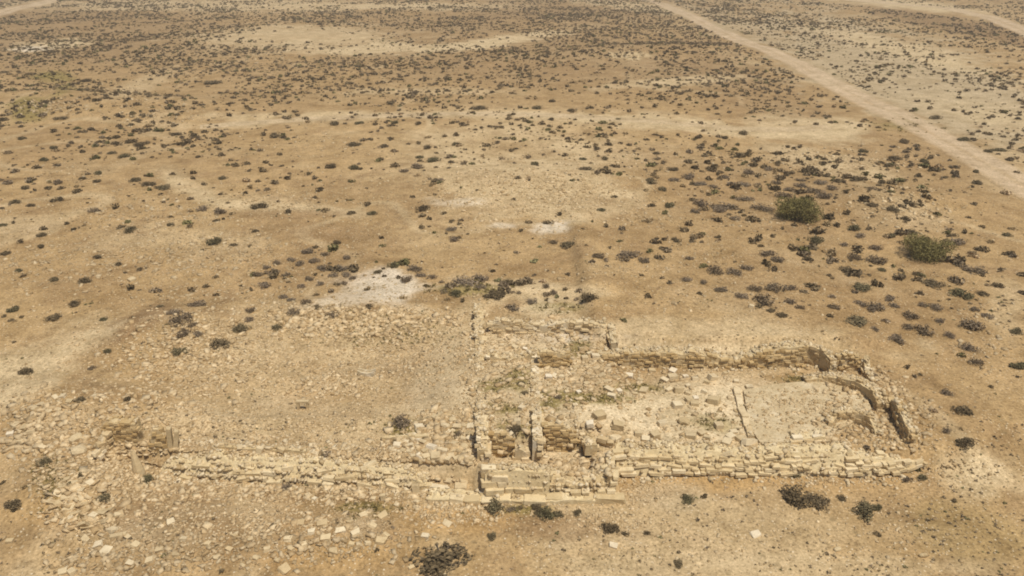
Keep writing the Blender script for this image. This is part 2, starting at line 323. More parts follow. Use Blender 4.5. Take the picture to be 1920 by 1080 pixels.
strip('dirt_track', 'faint pale track crossing the middle of the plain', [(375, 239), (440, 233), (520, 226), (700, 217), (900, 213), (1100, 219), (1290, 233), (1430, 247), (1560, 238)], 2.6, (.49, .37, .22))
strip('dirt_track', 'pale track in the far upper right corner', [(1540, -4), (1640, 3), (1760, 14), (1850, 31), (1925, 60), (2000, 95)], 6.5, ROADC)
strip('dirt_track', 'pale track cutting the upper left corner', [(-40, 36), (0, 25), (50, 12), (110, -2)], 6, ROADC)

# ------------------------------------------------------------------ masonry
LOW = []
for i_ in range(6):
    v = np.array([(x, y, z) for x in (-.5, .5) for y in (-.5, .5) for z in (-.5, .5)], np.float32) + RS.uniform(-.17, .17, (8, 3)).astype(np.float32)
    f = np.array([(0, 1, 3), (0, 3, 2), (4, 6, 7), (4, 7, 5), (0, 4, 5), (0, 5, 1), (2, 3, 7), (2, 7, 6), (0, 2, 6), (0, 6, 4), (1, 5, 7), (1, 7, 3)], np.int32); LOW.append((v, f))
def poly_from(pts):
    out = []
    for px, py, z in pts:
        if z is None:
            x, y, z = at(px, py); z -= .06; out.append(Vector((x, y, z)))
        else: out.append(Vector((*ray(px, py, z), z)))
    return out
NST = [0]
def wall(label, pts, prof, thick=.8, course=.25, slen=(.38, .62), batter=0., name='ruined_wall', side=1, face=.34, cmat='core', world_pts=None, sharp=False, ragged=.13, top_cover=.85, cat='wall', wear=1., loose=16, smat='stone', bare=False, flush=.06):
    """a dry ruin wall: a rubble core with courses of single stones on the face we see and along its top"""
    P = world_pts or poly_from(pts); P2 = np.array([(p.x, p.y) for p in P]); pz = np.array([p.z for p in P])
    d = np.r_[0, np.cumsum(np.hypot(*np.diff(P2, axis=0).T))]; Lt = d[-1]; r = random.Random(int(Lt * 1000) + len(label))
    ps, ph = zip(*prof); seed = r.randint(0, 999)
    def H(s): return max(.05, float(np.interp(s / Lt, ps, ph)) + ragged * 2 * (float(vnoise(s * 1.3, 0, seed)) - .5))
    def pt(s):
        s = min(max(s, 0), Lt); x = np.interp(s, d, P2[:, 0]); y = np.interp(s, d, P2[:, 1]); z = np.interp(s, d, pz)
        e = .15; a = max(s - e, 0); b_ = min(s + e, Lt)
        t = np.array([np.interp(b_, d, P2[:, 0]) - np.interp(a, d, P2[:, 0]), np.interp(b_, d, P2[:, 1]) - np.interp(a, d, P2[:, 1])]); t /= np.hypot(*t)
        return x, y, z, t, np.array([-t[1], t[0]]) * side
    root = link(name, None); mid = pt(Lt / 2); root.location = (mid[0], mid[1], float(mid[2])); O = Vector(root.location)
    tag(root, label, cat)
    # core
    n = max(2, int(Lt / .22)); V = []; Fq = []
    for i_ in range(n + 1):
        s = .04 + (Lt - .08) * i_ / n; x, y, z, t, nn = pt(s); h = H(s); kk = max(0, h / course - 1)
        o0 = flush; o1 = flush + batter * kk
        for j, (o, zz) in enumerate(((o0, -.3), (o1, h - .05 + r.uniform(-.03, .03)), ((o1 + thick) / 2, h - .02 + r.uniform(-.06, .06)), (thick - .06, h - .06 + r.uniform(-.05, .04)), (thick - .03, -.3))):
            V.append((x + nn[0] * o - O.x, y + nn[1] * o - O.y, z + zz - O.z))
        if i_:
            a, b_ = (i_ - 1) * 5, i_ * 5
            for j in range(4): Fq.append((a + j, b_ + j, b_ + j + 1, a + j + 1))
    Fq.append((0, 1, 2, 3, 4)); e_ = n * 5; Fq.append((e_ + 4, e_ + 3, e_ + 2, e_ + 1, e_))
    me = bpy.data.meshes.new('rubble_core'); me.from_pydata(V, [], Fq); me.update(); link('rubble_core', me, M[cmat], root)
    specs = []
    def put(off, zc, sx, sy, sz, t, nn, x, y, tilt=.03):
        specs.append(((x + nn[0] * off - O.x, y + nn[1] * off - O.y, zc - O.z), (r.gauss(0, tilt), r.gauss(0, tilt), math.atan2(t[1], t[0]) + r.gauss(0, tilt) + r.choice((0, math.pi))), (sx, sy, sz)))
    for k in range(24):
        s = r.uniform(-.25, .0); alive = False
        while s < Lt:
            l = r.uniform(*slen) * (1.35 if r.random() < .12 else 1); sm = s + l / 2
            if 0 < sm < Lt and not bare:
                h = H(sm)
                if h > (k + .5) * course:
                    alive = True; x, y, z, t, nn = pt(sm); fd = face * r.uniform(.85, 1.15); jit = r.gauss(0, .025 + wear * .04)
                    top = h < (k + 1.5) * course
                    if r.random() > wear * (.30 if top else .10):
                        put(fd / 2 + batter * k + jit, z + (k + .5) * course + r.gauss(0, .012), l * r.uniform(.95, 1.02) - .015, fd, course * r.uniform(.92, 1.04) + (r.uniform(-.03, .05) if top else 0), t, nn, x, y, .03 + .09 * wear if top else .025 + .03 * wear)
                    if top and thick > .6 and r.random() < top_cover:
                        fd2 = min(face, thick * .42) * r.uniform(.7, 1.1)
                        put(thick - fd2 / 2 + r.gauss(0, .06), z + h - course * .5 + r.gauss(0, .03), l * r.uniform(.6, 1.0) - .03, fd2, course * r.uniform(.7, 1.1), t, nn, x, y, .15)
            s += l
        if not alive and k > 0: break
    if bare:
        s = 0.
        while s < Lt:
            l = r.uniform(.25, .5); x, y, z, t, nn = pt(s + l / 2); h = H(s + l / 2)
            put(r.uniform(.16, thick - .05), z + h - .05, l, .34 * r.uniform(.7, 1.2), .22 * r.uniform(.6, 1.2), t, nn, x, y, .22); s += l * r.uniform(.55, 1.1)
    pool = POOL[smat]['sharp' if sharp else 'rough']; r.shuffle(specs)
    for loc, rot, sc_ in specs[:280]:
        o = link('stone', r.choice(pool), None, root); o.location = loc; o.rotation_euler = rot; o.scale = sc_
    if len(specs) > 280:
        bm = bmesh.new()
        for loc, rot, sc_ in specs[280:]:
            b0 = len(bm.verts); bm.from_mesh(r.choice(pool)); bm.verts.ensure_lookup_table()
            from mathutils import Euler
            bmesh.ops.transform(bm, matrix=Matrix.LocRotScale(Vector(loc), Euler(rot), Vector(sc_)), verts=bm.verts[b0:])
        tag(link('stones', from_bm('stones', bm), M[smat], root), kind='stuff')
    NST[0] += min(280, len(specs))
    # loose stones and dirt lying along the broken top and at the foot
    m = int(Lt * loose)
    if m:
        P_, S_, T_ = [], [], []
        for _ in range(m):
            s = r.uniform(0, Lt); x, y, z, t, nn = pt(s); u = r.random(); h = H(s); kk = max(0, h / course - 1)
            q = r.uniform(.06, .10 + .22 * r.random() ** 2)
            if u < .72 and batter > .05:
                off = r.uniform(.05, thick - .05); zc = z + min(h, course * (int(max(0, off - .02) / batter) + 1)) - .03 + q * .12
            elif u < .72: off = r.uniform(.15, thick - .05); zc = z + h - .04 + q * .15
            elif u < .86: off = -abs(r.gauss(.05, .25)); zc = None
            else: off = thick + abs(r.gauss(.05, .25)); zc = None
            X_, Y_ = x + nn[0] * off, y + nn[1] * off
            if zc is None: zc = float(T(X_, Y_)) + q * .1
            P_.append((X_ - O.x, Y_ - O.y, zc - O.z)); S_.append((q, q * r.uniform(.5, .95), q * r.uniform(.4, .8))); b2 = r.random()
            T_.append([p * (1 - b2) + w * b2 for p, w in zip((.44, .32, .165), (.68, .56, .37))])
        V, f, C = replicate(LOW, np.array(P_), np.array(S_), RS.uniform(0, 6.28, m), RS.normal(0, .35, m), RS.normal(0, .35, m), np.array(T_))
        tag(link('loose_stones', np_mesh('loose_stones', V, f, ('tint', C)), M['rubble'], root), kind='stuff')
    root['kind'] = 'thing'
    return root
FL = 1.1        # nave floor
AF = 1.8        # atrium floor
# church nave
def arc(cx, cy, z, rad, a0, a1, n=18):
    X, Y = ray(cx, cy, z)
    return [Vector((X + rad * math.cos(math.radians(a0 + (a1 - a0) * i / n)), Y + rad * math.sin(math.radians(a0 + (a1 - a0) * i / n)), z)) for i in range(n + 1)]
wall('long far wall of the roofless hall, thin brown courses, dipping in its middle', [(1108, 691, FL), (1250, 691, FL), (1400, 691, FL), (1507, 689, FL)], [(0, .45), (.05, 1.0), (.3, 1.2), (.55, 1.1), (.6, .8), (.66, .5), (.72, .75), (.8, 1.2), (.88, 1.5), (1, 1.6)], thick=1.05, course=.145, slen=(.24, .5), smat='bstone', cmat='core', face=.3, top_cover=.2, loose=50)
wall('small curved side apse with whitewashed rim at the far end of the hall', None, [(0, 1.5), (.5, 1.4), (.8, 1.15), (1, .75)], thick=.5, name='apse_wall', world_pts=arc(1509, 702, FL, 1.5, 96, -12), cmat='core', ragged=.14, loose=80, smat='astone', course=.2, slen=(.22, .42), face=.22, flush=.012, wear=.5, top_cover=.7)
wall('square brown chamber wall behind the small curved far apse', [(1564, 697, FL), (1609, 695, FL)], [(0, .85), (.3, 1.25), (1, 1.15)], thick=.5, course=.145, slen=(.24, .46), smat='bstone', loose=30)
wall('short broken side wall beside the bush at the far chamber corner', [(1612, 694, FL), (1622, 712, FL), (1632, 722, FL)], [(0, 1.1), (.35, .5), (1, .25)], thick=.5, course=.2, slen=(.3, .5), loose=40)
wall('big semicircular apse wall with smooth pale rim at the right end', None, [(0, .2), (.15, .45), (.3, .42), (.6, .72), (.75, .62), (.85, .7), (1, .25)], thick=.8, name='apse_wall', world_pts=arc(1556, 757, FL + .15, 2.65, 102, -10, 30), cmat='core', ragged=.14, loose=80, smat='astone', course=.2, slen=(.22, .42), face=.22, flush=.012, wear=.5, top_cover=.7)
wall('small curved side apse nearest the camera with brown hollow face', None, [(0, .4), (.35, .9), (.7, .85), (1, .3)], thick=.5, name='apse_wall', world_pts=arc(1600, 814, FL, 1.2, 150, -10, 16), cmat='core', ragged=.14, loose=80, smat='astone', course=.2, slen=(.22, .42), face=.22, flush=.012, wear=.5, top_cover=.7)
wall('outer end wall behind the apses, dark narrow inner face', [(1662, 766, .95), (1677, 797, .95), (1697, 836, .95)], [(0, .8), (.3, 1.1), (1, 1.1)], thick=.6, course=.2, slen=(.3, .55), side=1, smat='bstone', loose=40)
wall('stepped near wall of the hall, long yellow courses with mortar top', [(1155, 891, .12), (1400, 893, .12), (1640, 893, .12)], [(0, 1.16), (.5, 1.12), (.9, 1.1), (1, .95)], thick=1.75, course=.185, slen=(.22, .9), batter=.14, cmat='yellow', smat='ystone', ragged=.14, top_cover=.06, wear=2.2, loose=70, flush=.012)
wall('low crumbling end of the near hall wall beside two bushes', [(1640, 893, .12), (1700, 886, .15), (1738, 874, .2)], [(0, .9), (.5, .7), (1, .25)], thick=1.3, course=.19, slen=(.3, .6), batter=.16, cmat='yellow', smat='ystone', ragged=.12, wear=1.6, top_cover=.3, loose=40)
wall('low rubble cross wall at the left end of the open hall', [(1086, 703, 1.35), (1098, 760, 1.3), (1122, 846, 1.2)], [(0, .5), (.3, .25), (.6, .2), (1, .45)], thick=.8, course=.22, slen=(.3, .55), side=-1, wear=1.6, ragged=.16, loose=45)
wall('straight low chancel kerb crossing the hall floor', [(1385, 733, FL - .05), (1414, 824, FL - .05)], [(0, .22), (1, .27)], thick=.42, course=.25, slen=(.8, 1.5), sharp=True, ragged=.02, side=-1, top_cover=0, cmat='floor', wear=.15, loose=4, flush=.02, face=.4)
wall('low bench of slabs with a dark slot against the near hall wall', [(1488, 832, FL + .05), (1548, 830, FL + .05)], [(0, .3), (1, .42)], thick=.9, course=.2, slen=(.45, .8), ragged=.05, cmat='yellow', loose=20)
# rooms left of the hall
wall('long ruined cross wall running away from camera, left edge of the rooms', [(917, 882, .45), (915, 815, 1.5), (911, 720, AF - .1), (908, 640, AF - .1), (906, 588, AF - .1)], [(0, 1.45), (.09, 1.3), (.13, .5), (.2, .25), (.35, .2), (.6, .15), (.78, .3), (.9, .7), (1, .9)], thick=.7, course=.2, slen=(.3, .6), side=1, ragged=.18, wear=1.7, loose=50)
wall('narrow pale wall dividing the two sunken rooms', [(1018, 868, .45), (1017, 812, 1.0), (1014, 742, AF - .1), (1012, 668, AF - .1)], [(0, 1.45), (.2, 1.4), (.3, 1.0), (.42, .28), (.7, .25), (.9, .45), (1, .7)], thick=.66, course=.2, slen=(.35, .65), side=1, ragged=.1, wear=1.3, cmat='plaster', loose=30)
wall('brown retaining face of the left sunken room', [(919, 861, .35), (964, 861, .35)], [(0, 1.75), (.6, 1.7), (1, 1.3)], thick=.5, course=.15, slen=(.22, .44), smat='bstone', loose=30)
wall('tall brown retaining face of the right sunken room', [(1019, 851, .35), (1082, 851, .35)], [(0, 1.95), (.5, 1.9), (.8, 1.7), (1, 1.2)], thick=.5, course=.15, slen=(.24, .5), smat='bstone', loose=30)
wall('stepped slab pier in the corner of the left sunken room', [(964, 868, .4), (990, 868, .4)], [(0, .7), (.4, 1.1), (1, .65)], thick=.7, course=.33, slen=(.35, .6), sharp=True, ragged=.1, cmat='plaster', loose=20)
wall('smooth ashlar front wall of the sunken rooms in large blocks', [(908, 927, .32), (1032, 927, .32)], [(0, 1.0), (.06, 1.42), (.5, 1.38), (1, 1.2)], thick=1.0, course=.36, slen=(.5, 1.1), ragged=.08, cmat='yellow', smat='ystone', face=.4, batter=.10, wear=.9, loose=70, top_cover=.3, flush=.015)
wall('collapsed front wall with rubble spilling from its top', [(1032, 927, .32), (1100, 927, .32), (1150, 925, .32)], [(0, .95), (.25, .55), (.5, .75), (.8, 1.0), (1, 1.15)], thick=1.4, course=.22, slen=(.3, .6), batter=.2, ragged=.25, cmat='core', smat='ystone', wear=1.8, loose=90, top_cover=.4)
wall('broad low plinth along the foot of the front wall', [(800, 942, 0), (905, 947, 0), (1020, 947, 0), (1158, 945, 0)], [(0, .18), (.3, .3), (1, .3)], thick=1.05, course=.3, slen=(.6, 1.4), ragged=.07, cmat='yellow', smat='ystone', top_cover=.05, face=.6, wear=.5, loose=22, flush=.02)
wall('end wall of the rooms turning back towards the open hall', [(1157, 920, .3), (1152, 862, 1.0)], [(0, 1.0), (1, .4)], thick=.6, course=.22, slen=(.35, .6), side=1, smat='ystone', loose=30)
wall('whitewashed far wall of the end room with pale top', [(918, 626, AF), (1030, 626, AF), (1136, 626, AF)], [(0, .8), (.15, .95), (.3, .8), (.45, .75), (.75, .85), (1, .9)], thick=.75, course=.15, slen=(.3, .6), cmat='plaster', ragged=.14, wear=1.5, top_cover=.3, loose=40)
wall('short whitewashed side wall closing the end room', [(1137, 626, AF), (1144, 650, AF)], [(0, .9), (1, .35)], thick=.6, course=.2, slen=(.3, .5), side=1, cmat='plaster', wear=1.5, loose=40)
wall('brown stepped cross wall between the end room and the middle rooms', [(1011, 690, AF), (1069, 690, AF)], [(0, 1.2), (.5, 1.3), (1, 1.0)], thick=.6, course=.15, slen=(.24, .48), smat='bstone', loose=40)
wall('low tumbled cross wall with leaning blocks left of the brown stepped wall', [(912, 676, AF), (1004, 678, AF)], [(0, .45), (.3, .2), (.6, .45), (1, .6)], thick=.8, course=.2, slen=(.3, .5), ragged=.2, wear=1.8, loose=50)
wall('low wall stub edging the right sunken room, loose blocks on top', [(1084, 830, 1.1), (1120, 834, 1.1), (1146, 842, 1.1)], [(0, .45), (.5, .3), (1, .45)], thick=.6, course=.24, slen=(.4, .65), ragged=.15, wear=1.4, loose=40)
# western hall
wall('long stepped yellow wall west of the rooms, rubble along its crest', [(300, 895, .05), (420, 902, .05), (560, 908, .05), (700, 915, .05), (800, 920, .05)], [(0, .6), (.12, .95), (.3, 1.05), (.5, .95), (.7, 1.05), (.85, .95), (1, .45)], thick=1.9, course=.24, slen=(.5, 1.0), batter=.26, cmat='yellow', smat='ystone', ragged=.2, wear=3.0, top_cover=.15, loose=190, flush=.015)
wall('row of upright stones behind the crest of the long yellow wall', [(400, 842, 1.15), (480, 846, 1.15), (575, 852, 1.15)], [(0, .2), (.4, .14), (1, .3)], thick=.35, course=.25, slen=(.18, .45), ragged=.14, face=.25, wear=2, loose=30)
wall('thin kerb of slabs left of the scattered ashlar blocks', [(715, 827, 1.15), (800, 823, 1.15)], [(0, .2), (1, .26)], thick=.3, course=.26, slen=(.5, .9), sharp=True, ragged=.03, wear=.6, loose=8, smat='ystone')
wall('little square tower remnant with neat small brick courses', [(198, 834, None), (262, 836, None)], [(0, 1.35), (.3, 1.6), (.6, 1.5), (1, 1.55)], thick=.7, course=.14, slen=(.2, .4), sharp=True, ragged=.07, smat='bstone', loose=14, wear=.5, flush=.03)
wall('slanting broken side wall left of the little brick tower', [(188, 866, None), (214, 836, None)], [(0, .5), (1, 1.1)], thick=.5, course=.22, slen=(.3, .55), loose=50)
wall('jagged dark wall stub right of the little brick tower', [(283, 842, None), (313, 843, None)], [(0, .7), (.4, 1.6), (.8, 1.3), (1, .8)], thick=.35, course=.24, slen=(.25, .4), ragged=.2, smat='bstone', loose=15)

# chancel floor slab: one raised plaster floor
cp = [(1394, 731), (1440, 722), (1490, 716), (1545, 713), (1592, 720), (1622, 738), (1634, 766), (1592, 796), (1568, 806), (1556, 826), (1425, 829), (1406, 800)]
bm = bmesh.new(); zt = FL + .17
top = [bm.verts.new((*ray(x, y, zt), zt)) for x, y in cp]; bot = [bm.verts.new((v.co.x, v.co.y, zt - .4)) for v in top]
bm.faces.new(top[::-1]); bm.faces.ensure_lookup_table()
for a in range(len(top)):
    b_ = (a + 1) % len(top); bm.faces.new((top[a], top[b_], bot[b_], bot[a]))
bmesh.ops.recalc_face_normals(bm, faces=bm.faces[:])
tag(link('chancel_floor', from_bm('chancel_floor', bm), M['floor']), 'raised pale plaster floor before the large apse', 'floor', kind='structure')

# upright stones, post, trough, door frame
def single(name, label, px, py, dim, mesh, rz=0, tilt=(0, 0), cat='stone', m=None, group=None, sink=.06, z=None):
    x, y, zz = at(px, py) if z is None else (*ray(px, py, z), z)
    o = link(name, mesh, m); o.location = (x, y, zz + dim[2] / 2 - sink); o.scale = dim; o.rotation_euler = (tilt[0], tilt[1], rz)
    return tag(o, label, cat, group)
single('standing_slab', 'taller thin slab standing upright right of the jagged dark stub', 322, 838, (.26, .3, 1.35), SHARP[0], .1, (0, .06))
single('standing_slab', 'shorter slab leaning right at the end of the upright stones', 333, 838, (.26, .3, 1.15), SHARP[1], .3, (0, .2))
def leaning_post():
    x, y, z = at(262, 888); bm = bmesh.new(); rings = []
    prof = [(0, .34, .28), (.4, .30, .26), (.8, .25, .22), (1.2, .19, .17), (1.5, .12, .1), (1.66, .05, .05)]
    for h, a, b_ in prof:
        rings.append([bm.verts.new((math.cos(t) * a + h * -.07 + random.uniform(-.02, .02), math.sin(t) * b_ + random.uniform(-.02, .02), h - .1)) for t in [math.tau * q / 9 for q in range(9)]])
    for A, B in zip(rings, rings[1:]):
        for q in range(9): bm.faces.new((A[q], A[(q + 1) % 9], B[(q + 1) % 9], B[q]))
    bm.faces.new(rings[-1])
    tag(link('standing_stone', from_bm('standing_stone', bm), M['stone'], loc=(x, y, z)), 'tall pointed stone standing before the little brick tower', 'stone')
leaning_post()
def trough():
    x, y, z = at(688, 703); bm = bmesh.new(); L_, W_, H_ = 1.15, .5, .42; sec = []
    for i_ in range(13):
        u = -1 + i_ / 6; xx = u * L_ / 2; zz = H_ * (.62 + .38 * u * u); ww = W_ / 2 * (1 - .12 * u * u)
        sec.append([bm.verts.new(p) for p in ((xx, -ww, -.1), (xx, -ww, zz), (xx, -ww * .6, zz), (xx, -ww * .5, zz * .45), (xx, ww * .5, zz * .45), (xx, ww * .6, zz), (xx, ww, zz), (xx, ww, -.1))])
    for A, B in zip(sec, sec[1:]):
        for q in range(7): bm.faces.new((A[q], A[q + 1], B[q + 1], B[q]))
    bm.faces.new(sec[0]); bm.faces.new(sec[-1][::-1]); bmesh.ops.recalc_face_normals(bm, faces=bm.faces[:])
    o = link('stone_trough', from_bm('stone_trough', bm), M['plaster'], loc=(x, y, z)); o.rotation_euler.z = -.12
    tag(o, 'pale hollowed stone trough lying alone on the bare court', 'trough')
trough()
def door_frame():
    x, y, z = at(568, 767); root = link('door_frame', None, loc=(x, y, z)); tag(root, 'tiny buried stone door frame poking from the mound', 'door frame')
    for nm, lx, dim, lz in (('jamb', -.28, (.16, .2, .62), .2), ('jamb', .3, (.16, .2, .6), .19), ('lintel', .02, (.78, .24, .14), .56)):
        o = link(nm, SHARP[2], None, root); o.location = (lx, 0, lz); o.scale = dim
door_frame()

# ------------------------------------------------------------------ fallen blocks
NAVE = [(1207, 732, 15), (1271, 733, 15), (1254, 731, 11), (1190, 738, 9), (1289, 738, 10), (1293, 751, 14), (1303, 757, 14), (1305, 747, 9), (1270, 761, 16), (1241, 795, 14), (1347, 799, 14), (1315, 812, 14), (1228, 817, 17), (1210, 823, 14), (1197, 814, 12), (1375, 810, 12), (1368, 820, 16), (1362, 830, 16), (1388, 823, 14), (1326, 822, 12), (1335, 709, 14), (1360, 700, 10), (1261, 696, 13), (1261, 708, 16), (1222, 695, 13), (1325, 717, 10), (1303, 711, 11), (1246, 713, 13), (1405, 726, 12), (1380, 716, 9), (1180, 706, 12), (1200, 712, 9), (1290, 724, 8), (1320, 735, 10), (1285, 707, 9)]
ROOMS = [(1142, 731, 16), (1160, 734, 10), (1146, 742, 14), (1106, 796, 14), (1158, 797, 19), (1155, 812, 16), (1085, 814, 14), (1101, 813, 12), (1078, 760, 9), (1062, 735, 8), (1040, 705, 11), (1052, 707, 10), (1028, 708, 12), (978, 722, 9), (978, 765, 11), (970, 792, 12), (965, 652, 10), (952, 664, 10), (958, 668, 9), (940, 648, 9), (925, 660, 10), (935, 720, 8), (984, 655, 8), (1080, 690, 11), (1096, 672, 12), (1105, 664, 9), (1090, 655, 10), (1116, 668, 14), (1030, 722, 9), (1060, 718, 10), (990, 688, 9), (1128, 705, 10), (1120, 720, 9), (1136, 715, 8), (1100, 720, 9), (1085, 735, 8)]
ATR = [(827, 777, 10), (817, 784, 11), (849, 787, 13), (820, 798, 8), (835, 798, 16), (857, 800, 14), (870, 799, 9), (883, 800, 13), (841, 811, 9), (849, 808, 8), (879, 814, 14), (848, 832, 15), (857, 822, 8), (868, 824, 10), (881, 823, 12), (871, 837, 14), (886, 834, 9), (751, 828, 12), (744, 835, 14), (762, 829, 9), (784, 824, 11), (793, 830, 13), (770, 836, 10), (846, 855, 10), (871, 850, 8), (880, 848, 7), (798, 857, 14), (790, 864, 10), (809, 841, 17), (797, 846, 10), (817, 871, 18), (839, 867, 12), (776, 876, 9), (788, 878, 13), (882, 883, 9), (840, 903, 13), (849, 903, 8), (857, 874, 12), (869, 892, 13), (868, 866, 10), (880, 868, 9), (850, 845, 9), (860, 844, 9), (826, 862, 8), (805, 862, 9), (890, 846, 8), (768, 846, 11), (755, 845, 9), (875, 858, 10), (862, 884, 10)]
SLAB = [(162, 985, 16), (123, 932, 14), (158, 943, 14), (130, 950, 18), (141, 960, 16), (190, 958, 20), (211, 992, 16), (196, 975, 15), (320, 978, 12), (240, 1006, 12), (200, 1030, 18), (185, 1020, 14), (160, 1010, 12), (255, 1020, 13), (150, 918, 14), (170, 905, 13), (118, 912, 12), (110, 944, 14), (132, 970, 13), (176, 965, 13), (108, 925, 12), (146, 935, 12), (182, 940, 11), (205, 955, 12), (95, 940, 12), (220, 965, 10), (126, 898, 12), (140, 905, 10), (72, 822, 13), (58, 808, 13), (46, 800, 14), (80, 838, 12), (30, 795, 13), (40, 826, 12), (20, 812, 12), (66, 765, 12), (76, 758, 12), (118, 742, 12), (104, 744, 12), (130, 752, 11), (92, 770, 11), (110, 768, 10), (178, 742, 10), (160, 735, 9), (300, 1030, 14), (330, 1040, 12), (280, 1050, 12), (345, 1010, 12), (245, 1055, 14)]
FRONT = [(639, 994, 19), (611, 1008, 18), (666, 999, 18), (713, 1013, 20), (625, 1031, 18), (565, 980, 13), (604, 981, 18), (583, 997, 14), (724, 1003, 14), (771, 1064, 12), (535, 1066, 22), (681, 966, 14), (717, 967, 20), (700, 985, 14), (655, 978, 12), (690, 1018, 12), (660, 1020, 12), (540, 1010, 14), (545, 1030, 12), (500, 1030, 13), (480, 1045, 14), (455, 1060, 13), (520, 1050, 12), (570, 1020, 12), (590, 935, 10), (622, 932, 9), (645, 936, 10), (781, 940, 13), (744, 946, 11), (730, 936, 9), (700, 936, 9), (575, 930, 9), (760, 925, 9), (770, 910, 9), (430, 1030, 13), (405, 1045, 12), (390, 1020, 12), (440, 1005, 11), (470, 1010, 12)]
BLOCKN = [0]
def block(px, py, w, pool=None, label=None, group=None, lw=None, hh=None, rz=None, tilt=.12, name='fallen_block', sink=.28, mul=1.0):
    x, y, z = at(px, py + w * .12); sc = float(pix(x, y, z)[2]); r = random.Random(int(px * 31 + py * 7)); L_ = 1.12 * mul * w / sc
    W_ = L_ * (lw or r.uniform(.6, .95)); H_ = hh or L_ * r.uniform(.5, .8)
    o = link(name, r.choice(pool)); o.scale = (L_, W_, H_)
    o.rotation_euler = (r.gauss(0, tilt), r.gauss(0, tilt), r.uniform(-.7, .7) if rz is None else rz); o.location = (x, y, z + H_ * (.5 - sink))
    BLOCKN[0] += 1
    return tag(o, label, 'block', group)
ORD = ['leftmost', 'second from left', 'third from left', 'fourth from left', 'fifth from left', 'sixth from left', 'seventh from left', 'eighth from left', 'ninth from left', 'tenth from left', 'eleventh from left', 'twelfth from left']
def ordered(items, sub, noun, place, group, **kw):
    G = {}
    for b_ in items: G.setdefault((sub(b_), 'small' if b_[2] < 11 else 'large' if b_[2] >= 14 else 'medium'), []).append(b_)
    for (w_, size), L_ in G.items():
        L_.sort()
        for i_, b_ in enumerate(L_):
            lab = f'{size} {noun} {w_} {place}' if len(L_) == 1 or len(L_) > 13 else ('rightmost' if i_ == len(L_) - 1 else ORD[i_]) + f' of the {size} {noun}s {w_} {place}'
            block(*b_, label=lab, group=group, **kw)
ordered(NAVE, lambda b_: 'by the far wall' if b_[1] < 722 else ('mid floor' if b_[1] < 785 else 'by the near wall'), 'pale block', 'of the open hall', 'blocks on the hall floor', pool=STONES + SHARP)
ordered(ROOMS, lambda b_: 'in the end' if b_[1] < 675 else ('in the left middle' if b_[0] < 1000 else ('in the right middle' if b_[1] < 760 else 'before the right sunken')), 'tumbled block', 'room', 'blocks among the small rooms', pool=STONES)
ordered(ATR, lambda b_: 'at the back' if b_[1] < 818 else ('in the middle' if b_[1] < 850 else 'at the front'), 'squared block', 'of the block pile', 'blocks piled left of the rooms', pool=STONES + SHARP[:2] + BOULD[:1], tilt=.2)
ordered(SLAB, lambda b_: 'on the upper arc' if b_[1] < 780 else ('at the left edge' if b_[1] < 850 else ('on the crest' if b_[1] < 965 else 'at the foot')), 'flat slab', 'of the left heap', 'slabs on the left heap', pool=SLABS, hh=.16, tilt=.25)
ordered(FRONT, lambda b_: 'close' if b_[1] < 960 else ('at lower right' if b_[0] >= 600 else 'at lower left'), 'flattish stone', 'below the yellow wall', 'stones below the long wall', pool=[stone_mesh(60 + i, .14, .06, 'stone') for i in range(6)] + BOULD[:2], hh=.2, tilt=.15, mul=.82)
block(1123, 781, 20, SHARP, 'large white squared block alone at the left of the hall floor', rz=.5)
block(1338, 751, 20, SHARP, 'white flat-topped block lying askew mid hall', rz=-.5)
block(1283, 791, 20, BOULD, 'rounded boulder in a hollow of the hall floor', lw=.7)
block(1295, 817, 17, SHARP, 'white squared block near the middle of the near hall wall', rz=-.3)
block(1405, 827, 30, SHARP, 'long white slab tipped against the foot of the chancel kerb', lw=.35, hh=.35, rz=.5, tilt=.2)
block(786, 800, 15, SHARP, 'bright squared block beside the dark bush at the pile edge', rz=.4)
block(825, 850, 9, SHARP, 'left of two small upright twin slabs in the block pile', lw=.8, hh=.55, rz=0, tilt=.05)
block(834, 851, 9, SHARP, 'right of two small upright twin slabs in the block pile', lw=.8, hh=.5, rz=0, tilt=.05)
block(863, 858, 16, BOULD, 'white rounded boulder in the tumbled pile', lw=.8)
block(820, 913, 31, STONES, 'long column-like beam lying before the plinth', lw=.28, hh=.32, rz=-.2, tilt=.03)
block(865, 911, 20, SHARP, 'wide flat slab beside the lying beam', lw=.8, hh=.22, rz=0, tilt=.03)
block(860, 932, 27, SHARP, 'long narrow slab on the left end of the plinth', lw=.3, hh=.25, rz=0, tilt=.02)
block(719, 936, 9, SHARP, 'small white stone standing upright below the long yellow wall', hh=.5, lw=.7)
block(781, 922, 12, SHARP, 'tilted upright slab at the right end of the long yellow wall', hh=.7, lw=.6)
block(148, 846, 24, BOULD, 'big pale rounded boulder below the little tower, left of it', lw=.8)
block(144, 822, 22, BOULD, 'pale weathered outcrop stone above the big rounded boulder', lw=.7)
block(222, 1002, 27, SHARP, 'long thin pale slab lying level at the heap foot', lw=.35, hh=.18, rz=.2, tilt=.05)
block(160, 988, 15, SLABS, 'tall slab propped up on the heap front', lw=.4, hh=.75, rz=.1, tilt=.25)
block(798, 1004, 14, SLABS, 'white flat stone on bare sand near the big front bush', hh=.15)
block(838, 981, 14, SLABS, 'pale flat stone on bare sand before the plinth', hh=.15)
block(1417, 1000, 17, SLABS, 'lone pale flat stone on the sand at the bottom right of centre', hh=.16)
block(1730, 1042, 14, BOULD, 'lone pale stone near the bottom right corner', lw=.5)
